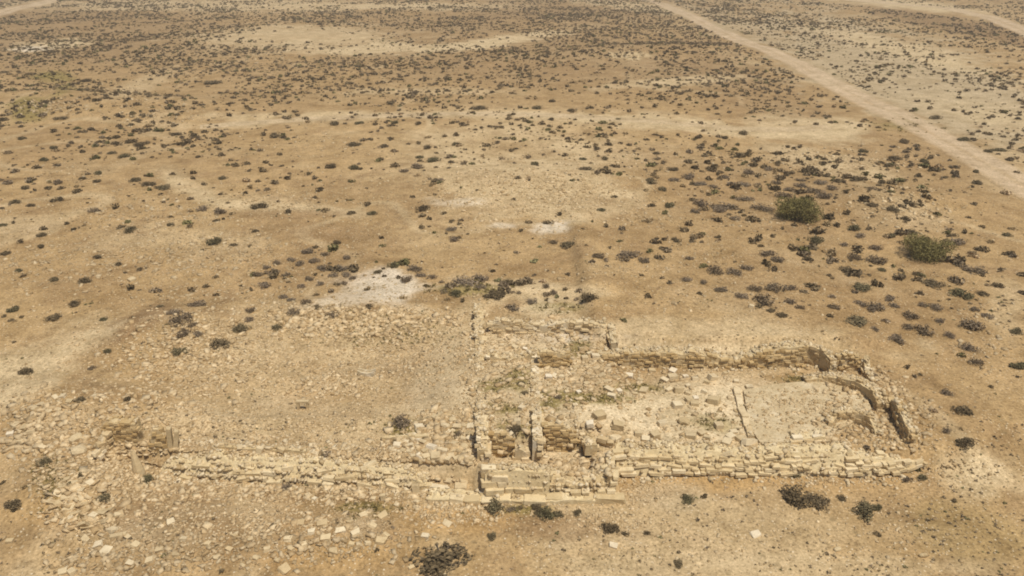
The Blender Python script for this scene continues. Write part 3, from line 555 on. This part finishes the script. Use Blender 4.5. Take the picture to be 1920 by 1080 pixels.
block(1570, 1030, 13, BOULD, 'lone squat pale stone at the bottom, left of the corner stone')
block(1213, 899, 10, SHARP, 'small white cube-like block right of the plinth end')
block(1150, 1023, 13, SLABS, 'pale stone below the round dark bush at bottom centre', hh=.2)
block(18, 1015, 12, STONES, 'small white block alone at the bottom left edge')
block(118, 1072, 13, STONES, 'left of two white blocks cut by the bottom edge')
block(134, 1073, 15, STONES, 'right of two white blocks cut by the bottom edge')
block(247, 525, 12, STONES, 'large pale stone on the left slope below the stony line')
block(1408, 575, 9, STONES, 'tiny bright white stone among the grey scrub at right')

# ------------------------------------------------------------------ loose rubble (nobody could count it)
ZONES = [  # px ellipse, count, size range (m), flat
 (990, 360, 170, 62, 520, .12, .42, .5), (1120, 380, 90, 40, 130, .12, .35, .5), (560, 650, 340, 80, 1500, .08, .32, .6), (660, 605, 140, 30, 420, .15, .48, .7), (330, 690, 110, 90, 650, .12, .42, .6), (460, 560, 190, 24, 260, .1, .34, .6),
 (620, 720, 60, 24, 300, .1, .34, .7), (780, 640, 120, 70, 600, .08, .28, .6), (450, 800, 250, 45, 900, .06, .22, .6), (170, 790, 120, 60, 420, .1, .42, .5), (60, 800, 60, 60, 260, .15, .5, .5), (150, 930, 80, 75, 420, .14, .5, .35), (300, 900, 160, 40, 620, .08, .32, .6), (260, 860, 90, 40, 300, .12, .4, .5),
 (600, 922, 230, 20, 650, .1, .34, .7), (560, 860, 250, 22, 620, .1, .36, .6), (600, 1000, 160, 50, 380, .08, .36, .4), (340, 1000, 230, 65, 620, .06, .28, .5), (250, 1050, 150, 30, 260, .1, .35, .5), (860, 960, 90, 25, 420, .07, .25, .7),
 (100, 200, 60, 14, 170, .2, .7, .6), (290, 215, 110, 26, 260, .15, .55, .6), (230, 170, 70, 20, 120, .15, .5, .6), (590, 270, 110, 25, 160, .12, .4, .6), (380, 480, 170, 40, 520, .1, .45, .5), (90, 500, 120, 45, 320, .1, .42, .5), (260, 400, 110, 30, 240, .1, .5, .4), (120, 325, 60, 25, 120, .12, .4, .5), (540, 380, 100, 18, 220, .1, .34, .5),
 (1560, 300, 190, 24, 420, .12, .45, .5), (1700, 385, 100, 40, 320, .14, .5, .5), (1400, 412, 60, 16, 90, .12, .36, .5), (1230, 410, 60, 20, 110, .1, .34, .5), (1200, 300, 80, 20, 100, .1, .4, .5), (1310, 480, 40, 20, 50, .1, .3, .5), (1850, 620, 60, 80, 160, .1, .35, .5), (1160, 505, 60, 15, 90, .08, .25, .5),
 (1000, 655, 110, 35, 260, .08, .36, .6), (1110, 680, 45, 45, 200, .1, .38, .6), (950, 740, 40, 70, 110, .06, .28, .6), (1060, 715, 50, 30, 130, .08, .36, .6), (1150, 730, 70, 25, 120, .08, .32, .6), (1290, 703, 170, 14, 150, .07, .28, .6), (1290, 800, 150, 30, 130, .05, .18, .6), (892, 720, 22, 150, 320, .07, .3, .6),
 (1090, 880, 70, 18, 300, .12, .42, .6), (800, 860, 90, 40, 420, .1, .36, .7), (830, 815, 70, 40, 260, .1, .36, .7), (1690, 790, 60, 60, 360, .1, .34, .6), (1650, 720, 40, 30, 180, .1, .36, .6), (1640, 800, 40, 40, 90, .06, .25, .6), (1520, 760, 90, 16, 200, .04, .13, .5), (1480, 740, 80, 14, 90, .05, .2, .5), (1190, 925, 60, 24, 420, .05, .16, .7), (1130, 975, 90, 18, 300, .05, .18, .6), (1560, 905, 120, 12, 90, .08, .24, .6), (1780, 880, 70, 30, 150, .06, .2, .6), (1700, 1000, 220, 60, 300, .05, .2, .5), (1250, 1030, 300, 50, 260, .05, .18, .5),
 (960, 800, 960, 280, 7000, .04, .15, .6), (500, 740, 480, 220, 6500, .05, .2, .6), (960, 450, 960, 180, 4200, .08, .26, .5), (1000, 340, 420, 90, 1500, .1, .3, .5), (300, 430, 330, 110, 1800, .09, .3, .5), (1500, 770, 130, 55, 420, .04, .22, .6), (1000, 740, 110, 150, 520, .05, .5, .6), (1270, 760, 160, 60, 170, .05, .36, .6), (1600, 790, 90, 60, 420, .05, .4, .6), (820, 830, 90, 50, 300, .08, .5, .7), (680, 598, 210, 18, 800, .1, .4, .6), (380, 640, 70, 60, 350, .1, .4, .6), (560, 880, 260, 16, 700, .06, .25, .6), (150, 860, 110, 100, 900, .06, .3, .6), (500, 990, 330, 70, 1300, .05, .2, .6), (1000, 345, 170, 50, 700, .1, .4, .5), (1130, 690, 60, 40, 160, .1, .5, .6), (1180, 105, 30, 8, 60, .3, .9, .5), (500, 110, 60, 10, 70, .2, .6, .5)]
def inpoly(px, py, poly):
    r_ = np.zeros(len(px), bool); j = len(poly) - 1
    for i_ in range(len(poly)):
        (xi, yi), (xj, yj) = poly[i_], poly[j]
        r_ ^= ((yi > py) != (yj > py)) & (px < (xj - xi) * (py - yi) / (yj - yi + 1e-9) + xi); j = i_
    return r_
pos, scl, tint = [], [], []
for cx, cy, rx, ry, n, s0, s1, fl in ZONES:
    n = int(n * 1.25); a = RS.uniform(0, math.tau, n); q = np.sqrt(RS.uniform(0, 1, n)) * (1 + .25 * RS.randn(n))
    px = cx + rx * q * np.cos(a); py = cy + ry * q * np.sin(a)
    px = px + 14 * RS.randn(n) * (rx < 400); py = np.clip(py, 1, 1110)
    z = np.ones(n)
    for _ in range(8):
        x, y = ray(px, py, z); z = .4 * z + .6 * T(x, y)
    chan = inpoly(px, py, cp); z = np.where(chan, zt, z); xc, yc = ray(px, py, z); x = np.where(chan, xc, x); y = np.where(chan, yc, y)
    s = s0 + (s1 - s0) * RS.uniform(0, 1, n) ** 3.2
    pos.append(np.stack([x, y, z + s * fl * .1], 1)); scl.append(np.stack([s, s * RS.uniform(.5, .95, n), s * fl * RS.uniform(.6, 1.1, n)], 1))
    b_ = RS.uniform(0, 1, n)[:, None]; tint.append((np.array((.36, .25, .125)) * (1 - b_) + np.array((.57, .445, .27)) * b_) * RS.uniform(.85, 1.1, (n, 1)) * (1 + .16 * (((px > 60) & (px < 1720) & (py > 575) & (py < 1000)) | ((px > 820) & (px < 1200) & (py > 295) & (py < 440)) | ((px > 1480) & (px < 1780) & (py > 285) & (py < 425))))[:, None])
pos, scl, tint = map(np.concatenate, (pos, scl, tint)); n = len(pos)
V, Tt, C = replicate(LOW, pos, scl, RS.uniform(0, math.tau, n), RS.normal(0, .3, n), RS.normal(0, .3, n), tint)
tag(link('rubble', np_mesh('rubble', V, Tt, ('tint', C)), M['rubble']), 'pale loose limestone rubble and pebbles strewn over the ground', 'rubble', kind='stuff')

# ------------------------------------------------------------------ shrubs
def leaf_cloud(seed, n, size, lobes=6, twiggy=.0, hgt=.8):
    """unit shrub (radius 1): many small leaf clumps spread through an uneven cushion"""
    r = np.random.RandomState(seed); C0 = []; 
    for k in range(lobes):
        a = r.uniform(0, math.tau); d = r.uniform(.15, .68); C0.append((d * math.cos(a), d * math.sin(a), r.uniform(.22, .5) * hgt, r.uniform(.26, .46)))
    C0.append((0, 0, .4 * hgt, .5)); C0 = np.array(C0); k = r.randint(0, len(C0), n)
    v = r.randn(n, 3); v /= np.linalg.norm(v, axis=1)[:, None]; rad = r.uniform(.35, 1.12, n) ** .6
    p = C0[k, :3] + v * (C0[k, 3] * rad)[:, None] * np.array((1, 1, .85)); p[:, 2] = np.abs(p[:, 2]) * 1.0
    u = r.randn(n, 3); u[:, 2] += twiggy * 2; u /= np.linalg.norm(u, axis=1)[:, None]; w = np.cross(u, r.randn(n, 3)); w /= np.linalg.norm(w, axis=1)[:, None]
    L_ = (size * r.uniform(.7, 1.5, n))[:, None]; W_ = L_ * (.55 - .3 * twiggy)
    A = p - u * L_ * .5; B = p + w * W_; Cc = p + u * L_ * .6; D = p - w * W_
    V = np.stack([A, B, Cc, D], 1).reshape(-1, 3); V[:, 2] = np.maximum(V[:, 2], -.02); o = np.arange(n)[:, None] * 4
    return V.astype(np.float32), np.concatenate([o + [0, 1, 2], o + [0, 2, 3]], 0).astype(np.int32)
def stem_mesh(seed, n=9):
    r = random.Random(seed); V, Fq = [], []
    for k in range(n):
        a = r.uniform(0, math.tau); e = r.uniform(.3, .75); h = r.uniform(.3, .6); b = (math.cos(a) * .06, math.sin(a) * .06); t = (math.cos(a) * e, math.sin(a) * e); o = len(V)
        for q in range(3):
            c = math.tau * q / 3; V.append((b[0] + .035 * math.cos(c), b[1] + .035 * math.sin(c), -.05))
        for q in range(3):
            c = math.tau * q / 3; V.append((t[0] + .012 * math.cos(c), t[1] + .012 * math.sin(c), h))
        for q in range(3): Fq.append((o + q, o + (q + 1) % 3, o + 3 + (q + 1) % 3, o + 3 + q))
        Fq.append((o + 3, o + 4, o + 5))
    me = bpy.data.meshes.new('stem'); me.from_pydata(V, [], Fq); me.materials.append(M['bark']); return me
def fol(seed, m, n, size, **k):
    V, t = leaf_cloud(seed, n, size, **k); me = np_mesh('foliage', V, t); me.materials.append(M[m]); return me
FOL = {'dark': [fol(10 + i, 'dark', 760, .10, lobes=7 + i % 6) for i in range(12)],
       'grey': [fol(40 + i, 'grey', 520, .125, lobes=8 + i % 6, twiggy=.5) for i in range(12)],
       'olive': [fol(70 + i, 'olive', 9000, .042, lobes=22, hgt=1.25, twiggy=.4) for i in range(2)]}
STEM = [stem_mesh(i) for i in range(4)]
# x, y, width in the picture, kind (d dark, g grey, o olive), own label
SH = []
def add(s, k='d'):
    for t in s.split(): SH.append((*[float(q) for q in t.split(',')], k, None))
add('210,285,17 232,290,22 250,297,15 185,323,18 182,338,16 252,335,24 278,343,22 307,347,30 279,354,15 47,350,18 90,352,15 443,308,15 362,323,14 417,332,18 470,350,14 525,288,14 623,310,22 513,252,22 628,230,20 333,248,25 260,270,20 217,267,16 100,245,15 42,258,16 82,298,18 102,275,16 7,223,18 115,218,25 283,217,12 7,132,20 152,168,16 163,150,16 88,190,20 177,187,15 255,195,15 318,198,14 400,150,33 155,333,16 62,335,15 283,328,14')
add('662,266,28 662,312,22 855,252,14 853,269,16 802,256,14 783,267,14 963,259,15 812,297,26 787,293,16 802,274,18 1097,312,28 1093,296,16 1133,296,16 1003,305,20 1232,286,16 1220,337,26 1243,352,20 1262,315,22 958,282,12 938,238,12 1033,222,16 742,228,16 783,230,16 848,229,14 868,231,14 673,227,22 703,232,13 897,198,30 1007,200,18 1070,230,14 1142,270,14 768,160,14 680,162,12 1175,153,12 923,172,12 1035,188,16 1070,205,16 1300,95,16 1360,113,13')
add('1753,218,20 1810,257,30 1873,277,26 1853,282,16 1833,340,22 1730,300,18 1618,282,18 1568,287,14 1653,340,18 1693,263,22 1610,333,22 1518,297,15 1360,257,16 1395,248,18 1383,270,12 1830,320,16 1908,322,14 1678,292,30')
add('1635,352,20 1520,352,38 1393,340,32 1313,340,30 1337,348,18 1540,338,30 1443,315,20 1405,320,26 1480,353,22 783,310,24 760,318,20 1290,330,24 1360,330,18 1265,335,20 1455,340,20 1420,345,18 1500,335,18 1560,350,22', 'g')
add('27,377,20 56,383,16 113,372,18 5,420,16 25,416,12 128,417,14 78,438,20 82,428,13 40,452,15 77,460,17 10,473,20 245,428,25 320,419,18 355,423,14 408,412,13 438,458,16 380,468,13 183,480,20 222,493,16 35,505,18 100,522,18 138,567,26 298,573,16 28,577,24 8,592,12 22,599,14 40,594,10 103,593,28 193,597,18 407,552,13 470,542,14 633,453,18 595,573,16 47,695,26 203,657,18')
add('177,393,20 380,389,24 412,395,26 328,582,26 372,567,35 340,594,42 343,623,32 370,622,22 360,607,20 358,665,13 467,597,22 470,580,22 622,590,24 553,583,26 173,688,16 483,512,22 512,507,24 535,513,18 495,533,26 560,493,20 590,487,22 575,470,24 605,500,24 625,513,20 600,530,18 640,500,26 530,555,20 548,560,20 575,565,20 650,480,20 610,475,18 545,485,18 660,520,18 520,490,20 500,500,16 580,520,18 565,535,16 620,545,15 645,530,16', 'g')
add('1153,368,12 1127,392,16 1135,422,15 1110,414,10 1050,400,14 790,424,15 697,397,20 662,398,13 795,388,26 690,382,16 715,445,12 742,494,26 710,508,18 688,542,13 797,535,12 853,547,30 927,546,44 950,527,24 867,562,15 923,507,14 1267,448,20 1247,398,16 1253,383,20 1223,384,16 1062,558,11 1060,542,12 1107,553,34 1027,561,13 897,597,12 690,573,16 840,560,14')
add('850,447,22 845,427,20 1037,452,18 1123,478,24 1110,488,16 1137,487,16 1207,485,26 778,501,30 762,522,26 900,520,30 900,537,20 832,543,18 790,513,20 812,517,18 657,500,22 650,512,20 988,521,14 1017,527,14 1023,535,18 1037,546,20 1087,543,14 960,575,28 997,564,20 1170,600,14 1080,560,14 1045,556,12', 'g')
add('1673,390,24 1697,408,20 1710,432,26 1670,440,22 1787,440,16 1858,453,14 1807,433,16 1887,438,18 1897,427,16 1843,423,14 1895,475,16 1348,412,16 1635,382,20 1872,533,22 1843,548,22 1587,503,32 1652,503,18 1555,591,14 1423,573,16 1445,580,18 1803,665,14 1702,687,14 1725,701,10 1720,512,18 1908,618,28 1687,505,14')
add('1430,385,44 1357,380,46 1313,380,30 1350,393,24 1395,367,34 1303,393,20 1378,408,20 1797,452,30 1602,480,26 1645,486,36 1583,457,18 1642,463,22 1440,473,30 1457,485,22 1343,503,34 1377,508,28 1400,499,24 1290,482,18 1288,522,22 1320,527,18 1353,540,26 1452,537,34 1413,538,26 1390,553,26 1480,537,24 1482,563,24 1565,573,24 1637,573,38 1613,567,24 1668,557,26 1677,570,20 1757,573,28 1730,570,18 1827,578,20 1820,605,40 1707,590,30 1680,632,36 1730,617,38 1780,627,22 1818,650,32 1830,677,24 1640,615,18 1600,545,16 1560,555,16 1500,575,18 1700,610,22 1760,600,20 1660,600,16 1850,590,22 1610,440,20 1470,365,30 1545,365,28 1500,345,24', 'g')
add('46,913,12 5,904,14 176,908,9 150,892,14 310,1066,10 415,1069,12 741,825,14 602,858,14 706,1029,12 974,951,14 915,953,16 1014,960,20 1047,962,22 1320,930,16 1578,931,22 1720,879,14 1802,803,10 1788,937,13 1740,975,10 1171,998,16')
add('315,868,20 597,906,24 534,911,28 699,842,12 611,848,16 857,814,22 959,953,20 1614,889,20 1620,860,14 1688,865,16 1701,897,20 1773,805,22 1632,702,24 1715,705,12 1775,735,22 1750,770,14', 'g')
OWN = [(1493, 397, 78, 'o', 'large olive green round bush, the biggest, right of centre'), (1735, 465, 76, 'o', 'large olive green bush with dark foot near the right edge'), (1603, 425, 28, 'd', 'dark upright bush between the two large olive bushes'),
 (1532, 447, 32, 'd', 'dark low bush just below the biggest olive bush'), (487, 384, 28, 'd', 'dark green compact bush alone on the left plain'), (405, 449, 30, 'd', 'long dark shrub on the stony line at left'), (161, 523, 25, 'd', 'dark round shrub alone on the left slope'),
 (337, 657, 30, 'd', 'dark round shrub on the left rubble mound'), (450, 613, 30, 'd', 'tall dark leaning shrub on the bare sand at left'), (412, 642, 38, 'd', 'wide dark shrub on the mound beside the bare sand'), (518, 612, 22, 'd', 'dark shrub between the mound bushes and the white patch'),
 (1068, 455, 32, 'd', 'brown wide shrub below the white spot in the middle'), (1173, 470, 50, 'g', 'wide grey bare bush, largest in the middle ground'), (870, 522, 56, 'g', 'wide brown thicket beside the white patch'), (1615, 533, 45, 'd', 'dark pointed shrub on the right plain'),
 (1607, 595, 48, 'd', 'dark flat shrub nearest the hall on the right plain'), (1750, 525, 42, 'd', 'dark domed shrub below the right olive bush'), (1803, 547, 40, 'd', 'dark paired shrub at the right beside a smaller one'), (1823, 498, 45, 'g', 'grey mound-shaped shrub near the right edge'),
 (1430, 560, 42, 'g', 'brown round thicket with a white stone at its foot'), (1465, 588, 20, 'd', 'small dark dense shrub at the lower edge of the right scrub'), (1912, 682, 32, 'd', 'dark green bush cut by the right edge'), (1805, 766, 36, 'd', 'upper of two dark round bushes at the right below the hall end'),
 (1808, 826, 38, 'd', 'lower of two dark round bushes at the right below the hall end'), (151, 747, 22, 'd', 'dark shrub on the far left rubble arc'), (239, 746, 18, 'd', 'dark shrub above the little brick tower'), (84, 864, 30, 'd', 'dark shrub left of the slab heap'), (25, 941, 38, 'd', 'black ragged bush at the left edge'),
 (195, 931, 28, 'd', 'dark shrub growing on the slab heap'), (276, 893, 30, 'd', 'dark bush at the foot of the pointed standing stone'), (754, 785, 38, 'g', 'wide grey brown thicket by the block pile'), (796, 822, 18, 'd', 'dark shrub at the end of the slab kerb'),
 (831, 1037, 96, 'd', 'largest black spreading bush at the bottom centre'), (920, 1003, 22, 'd', 'small dark bush above right of the largest front bush'), (931, 944, 40, 'd', 'dark wide shrub against the plinth, left'), (1004, 950, 24, 'd', 'dark shrub against the middle of the plinth'), (1027, 958, 36, 'd', 'large dark bush against the plinth with pale stones'),
 (1081, 959, 20, 'd', 'round dark shrub right of the plinth bushes'), (1144, 989, 31, 'd', 'round dark bush below the plinth end'), (1214, 997, 15, 'd', 'small round dark shrub right of the bush below the plinth'), (1287, 932, 28, 'd', 'dark shrub on the sand before the near hall wall'),
 (1270, 1054, 22, 'd', 'dark ragged shrub at the bottom edge right of centre'), (1489, 888, 22, 'd', 'small dark shrub touching the near hall wall'), (1490, 925, 58, 'd', 'long dark arching bush before the hall, left part'), (1535, 933, 46, 'd', 'drooping right end of the long arching bush'), (1617, 952, 52, 'd', 'oval dark bush before the hall end'),
 (1646, 948, 23, 'd', 'small round shrub beside the oval bush'), (1645, 999, 18, 'd', 'little dark ball shrub on bare sand at lower right'), (1729, 893, 22, 'd', 'dark brown shrub beyond the crumbling hall wall end'), (1667, 868, 18, 'd', 'brown shrub growing in the steps of the near wall'), (977, 716, 20, 'd', 'dark shrub filling the corner of the middle room'), (985, 735, 16, 'd', 'smaller dark shrub behind the white block in the middle room'), (1045, 742, 16, 'g', 'round grey shrub in the room right of the dividing wall'), (962, 808, 34, 'd', 'dark low shrubs behind the left sunken room')]
SH += OWN
KIND = {'d': 'dark', 'g': 'grey', 'o': 'olive'}
def zone(x, y):
    if y < 200: return 'on the far plain at the top'
    if y > 860: return 'on the foreground sand below the ruins' if x > 700 else 'on the rubble slope at lower left'
    if y > 640: return 'around the roofless rooms' if 700 < x < 1660 else ('beside the right end of the ruins' if x >= 1660 else 'left of the ruins')
    if y > 460: return 'on the left rubble slope' if x < 460 else (('in upper scrub left of the white patch' if y < 512 else 'in lower scrub left of the white patch') if x < 680 else ('between the white patch and the far rooms' if x < 1260 else ('in lower scrub' if y > 560 else 'in upper scrub') + (' right behind the hall' if x > 1600 else ' behind the hall')))
    if y > 300: return 'on the left plain' if x < 640 else ('around the pale stony rise in the middle' if x < 1280 else ('left of the biggest olive bush' if x < 1480 else 'in the scrub around the olive bushes'))
    return 'near the left end of the faint track' if x < 640 else ('along the faint track in the middle' if x < 1280 else 'beside the straight dirt road')
def shrub(x, y, z, d, kind, label, group, hmul=1.0):
    r = random.Random(int(x * 97 + y * 13)); root = link('olive_bush' if kind == 'olive' else 'desert_shrub', None, loc=(x, y, z - .02)); tag(root, label, 'bush' if kind == 'olive' else 'shrub', group)
    root.rotation_euler.z = r.uniform(0, math.tau); h = d / 2 * r.uniform(.62, .88) * hmul * (1.25 if kind == 'olive' else .5 if d > 2.3 else 1); root.scale = (d / 2 * r.uniform(.92, 1.08), d / 2 * r.uniform(.85, 1.05), h)
    link('foliage', r.choice(FOL[kind]), None, root); link('stem', r.choice(STEM), None, root)
SH.sort(key=lambda s: -s[2]); SHPX = np.array([(s[0], s[1], s[2]) for s in SH])
own_first = [s for s in SH if s[4]] + [s for s in SH if not s[4]]
IND, REST = own_first[:300], own_first[300:]
ORD = ['leftmost', 'second from left', 'third from left', 'fourth from left', 'fifth from left', 'sixth from left', 'seventh from left', 'eighth from left', 'ninth from left', 'tenth from left', 'eleventh from left', 'twelfth from left']
def ordinals(items, key, phrase):
    """own labels for alike things: by size and place first, then by their order across the picture"""
    G = {}
    for it in items: G.setdefault(key(it), []).append(it)
    out = {}
    for k_, L_ in G.items():
        L_.sort(key=lambda t: t[0]); one, many = phrase(k_)
        for i_, t in enumerate(L_):
            if len(L_) == 1: out[t] = one
            elif len(L_) <= 13: out[t] = ('rightmost' if i_ == len(L_) - 1 else ORD[i_]) + ' of the ' + many
            else: out[t] = one
    return out
def szw(w, a, b): return 'small' if w < a else ('wide' if w >= b else 'middling')
LABS = ordinals([t for t in IND if not t[4]], lambda t: (KIND[t[3]], zone(t[0], t[1]), szw(t[2], 17, 24)), lambda k_: (f'{k_[2]} {k_[0]} shrub {k_[1]}', f'{k_[2]} {k_[0]} shrubs {k_[1]}'))
for t in IND:
    px, py, w, k, lab = t
    x, y, z = at(px, py + w * .2); d = w * 1.28 / float(pix(x, y, z)[2]); kind = KIND[k]
    shrub(x, y, z, d, kind, lab or LABS[t], None if lab else f'{kind} shrubs {zone(px, py)}')

# the remaining scrub: thousands of small cushions
SM = [leaf_cloud(500 + i, 34, .36, lobes=4) for i in range(8)]; SMN = [leaf_cloud(600 + i, 90, .25, lobes=5) for i in range(6)]
def dens(px, py, x, y):
    """how thick the scrub grows (0..1)"""
    e = lambda cx, cy, rx, ry: np.exp(-((px - cx) / rx) ** 2 - ((py - cy) / ry) ** 2)
    d = .33 + .55 * e(180, 60, 300, 60) + .55 * e(1000, 40, 330, 24) + .6 * e(760, 115, 420, 18) + .5 * e(1150, 95, 220, 40) + .45 * e(1430, 45, 130, 20) + .4 * e(1500, 150, 170, 40) + .3 * e(330, 120, 200, 40)
    d += .5 * e(1580, 130, 120, 16) + .45 * e(1850, 60, 120, 14) + .3 * e(1750, 120, 260, 50) + .34 * e(900, 180, 640, 70) + .4 * e(250, 240, 240, 70) + 1.2 * e(1440, 360, 190, 50) + 1.15 * e(1640, 560, 230, 70) + 1.3 * e(590, 505, 105, 36) + .5 * e(1640, 440, 120, 50) + .35 * e(1650, 290, 260, 50) + .4 * e(320, 590, 80, 30) + .15 * e(1780, 420, 120, 60) + .22 * e(1100, 550, 80, 25) + 1.6 * e(870, 535, 80, 22) + .5 * e(480, 250, 300, 60)
    d -= .62 * e(560, 68, 180, 15) + .5 * e(930, 80, 110, 8) + .4 * e(720, 92, 120, 8) + .3 * e(1700, 95, 160, 13) + .4 * e(1300, 240, 240, 10) + .4 * e(1520, 250, 100, 16) + .2 * e(1000, 370, 150, 50) + .25 * e(640, 440, 160, 35) + .3 * e(740, 540, 80, 28) + .3 * e(1350, 640, 330, 40) + .2 * e(500, 640, 300, 60) + .3 * e(780, 215, 400, 7)
    n = .65 * fbm(x / 14, y / 14, 41, 3) + .35 * fbm(x / 4, y / 4, 43, 2); d = d * np.clip(.3 + 4.2 * (n - .40), .04, 2.0)
    for a, b in (((1245, 8), (1420, 87)), ((1420, 87), (1640, 197)), ((1640, 197), (1925, 352)), ((1540, -4), (1850, 31)), ((1850, 31), (1925, 60)), ((0, 25), (100, 0))):
        ax, ay = a; bx, by = b; t = np.clip(((px - ax) * (bx - ax) + (py - ay) * (by - ay)) / ((bx - ax) ** 2 + (by - ay) ** 2), 0, 1)
        d = np.where(np.hypot(px - ax - t * (bx - ax), (py - ay - t * (by - ay))) < 7 + np.maximum(py, 0) * .055, 0, d)
    d = np.where((py > 575) & (px > 60) & (px < 1760), d * .10, d); d = np.where(py > 640, d * .3, d)
    return d
n = 150000; yy = 24 + (470 - 24) * RS.uniform(0, 1, n) ** .5; xx = RS.uniform(-1, 1, n) * (yy * .72 + 14)
zz = T(xx, yy); px, py, sc = pix(xx, yy, zz)
keep = (RS.uniform(0, 1, n) < dens(px, py, xx, yy) * 1.2 * np.clip(.55 + yy / 260, 0, 1)) & (py > -60) & (py < 1100)
xx, yy, zz, px, py, sc = [a[keep] for a in (xx, yy, zz, px, py, sc)]
dl = np.clip(dens(px, py, xx, yy), 0, 1.2); ok = np.ones(len(xx), bool)
for sx, sy, sw in SHPX: ok &= np.hypot(px - sx, (py - sy) * 1.8) > sw * .5
xx, yy, zz, px, py, sc, dl = [a[ok] for a in (xx, yy, zz, px, py, sc, dl)]; n = len(xx)
u_ = RS.uniform(0, 1, n); far = np.clip((yy - 75) / 60, 0, 1); dia = (.22 + 1.0 * u_ ** 2.8) * (1 + .75 * dl) * (1 - far) + (.45 + 1.15 * u_ ** 2.6) * far
dia = np.where(py > 560, np.minimum(dia, .45), dia)
ex, ey, ed, ek = [], [], [], []
for a, b, w, k, _ in REST:
    x, y, z = at(a, b + w * .2); ex.append((x, y, z)); ed.append(w * 1.28 / float(pix(x, y, z)[2])); ek.append(k == 'g')
def tints(n, greyf):
    g = greyf[:, None]; v = RS.uniform(.75, 1.3, (n, 1)); j = RS.uniform(0, 1, (n, 1))
    return ((np.array((.130, .095, .050)) * (1 - j) + np.array((.165, .122, .068)) * j) * (1 - g) + np.array((.225, .17, .11)) * g) * v * np.where(RS.uniform(0, 1, (n, 1)) < .14, np.array((1.75, 1.7, 1.6)), np.where(RS.uniform(0, 1, (n, 1)) < .15, np.array((.95, 1.12, .85)), 1.0))
def scrub(name, label, P, d, gf, tpl):
    n = len(P); s = np.stack([d / 2 * RS.uniform(.85, 1.2, n), d / 2 * RS.uniform(.8, 1.1, n), d / 2 * RS.uniform(.75, 1.1, n)], 1); o = np.zeros(n)
    V, t, C = replicate(tpl, P, s, RS.uniform(0, math.tau, n), o, o, tints(n, gf))
    tag(link(name, np_mesh(name, V, t, ('tint', C)), M['scrub']), label, 'scrub', kind='stuff')
gf = np.clip((fbm(xx / 20, yy / 20, 66, 3) - .35) * 1.6 + .35 * RS.randn(n), 0, 1)
near = yy < 130
P = np.stack([xx, yy, zz - .03], 1)
if ex:
    P1 = np.concatenate([P[near], np.array(ex)]); d1 = np.concatenate([dia[near], ed]); g1 = np.concatenate([gf[near], np.array(ek, float)])
else: P1, d1, g1 = P[near], dia[near], gf[near]
scrub('scrub', 'small dark desert scrub dotted over the nearer plain', P1, d1, g1, SMN)
scrub('scrub', 'dense dark desert scrub speckling the far plain', P[~near], dia[~near], gf[~near] * .6, SM)
# dry tufts: tiny dark crumbs of plants on the foreground sand
n = 9000; px = RS.uniform(-40, 1960, n); py = 560 + 540 * RS.uniform(0, 1, n) ** .9; z = np.ones(n)
for _ in range(8):
    x, y = ray(px, py, z); z = .4 * z + .6 * T(x, y)
kp = (RS.uniform(0, 1, n) < np.clip(2.2 * (fbm(x / 5, y / 5, 91, 3) - .36), .06, 1)) & ~((px > 880) & (px < 1720) & (py > 580) & (py < 895) & (RS.uniform(0, 1, n) < .8))
x, y, z = x[kp], y[kp], z[kp]; n = len(x)
scrub('dry_tufts', 'tiny dry plant tufts speckling the foreground sand', np.stack([x, y, z - .01], 1), .10 + .24 * RS.uniform(0, 1, n) ** 2.2, RS.uniform(.2, 1, n), SM)
gxx, gyy = [], []
for cx, cy, rx, ry, tr, col, st in PATCH:
    if col == OLIVE and st > .3:
        m_ = int(12 + rx * ry * (.10 if cy > 550 else .03)); gxx.append(cx + rx * .62 * RS.randn(m_)); gyy.append(cy + ry * .62 * RS.randn(m_))
px = np.concatenate(gxx); py = np.concatenate(gyy); z = np.ones(len(px))
for _ in range(8):
    x, y = ray(px, py, z); z = .4 * z + .6 * T(x, y)
n = len(px); d = np.where(py > 550, .14 + .3 * RS.uniform(0, 1, n) ** 1.8, .4 + .5 * RS.uniform(0, 1, n)); sg = np.stack([d / 2, d / 2, d * .45], 1); o = np.zeros(n)
tg = np.array((.19, .15, .055)) * RS.uniform(.75, 1.4, (n, 1)) + np.array((.03, .02, .02)) * RS.uniform(0, 1, (n, 1))
V, t, C = replicate([leaf_cloud(800 + i, 30, .34, lobes=3, twiggy=.7) for i in range(6)], np.stack([x, y, z - .01], 1), sg, RS.uniform(0, 6.28, n), o, o, tg)
tag(link('dry_grass', np_mesh('dry_grass', V, t, ('tint', C)), M['scrub']), 'olive yellow dry grass and weeds in patches', 'grass', kind='stuff')
print('stones', NST[0], 'blocks', BLOCKN[0], 'shrubs', len(SH), 'scrub', len(xx), 'near', int(near.sum()))

# ------------------------------------------------------------------ dusty air
bm = bmesh.new(); bmesh.ops.create_cube(bm, size=1.0)
hz = link('haze', from_bm('haze', bm)); hz.scale = (8300, 6000, 46); hz.location = (0, 2300, 23 - 8)
hm = bpy.data.materials.new('dusty_air'); hm.use_nodes = True; hm.node_tree.nodes.clear()
ho = hm.node_tree.nodes.new('ShaderNodeOutputMaterial'); hv = hm.node_tree.nodes.new('ShaderNodeVolumePrincipled')
hv.inputs['Color'].default_value = (.93, .86, .74, 1); hv.inputs['Density'].default_value = .0007; hv.inputs['Anisotropy'].default_value = .1
hm.node_tree.links.new(hv.outputs[0], ho.inputs['Volume']); hz.data.materials.append(hm)
tag(hz, 'thin dusty air over the whole plain', 'haze', kind='stuff')
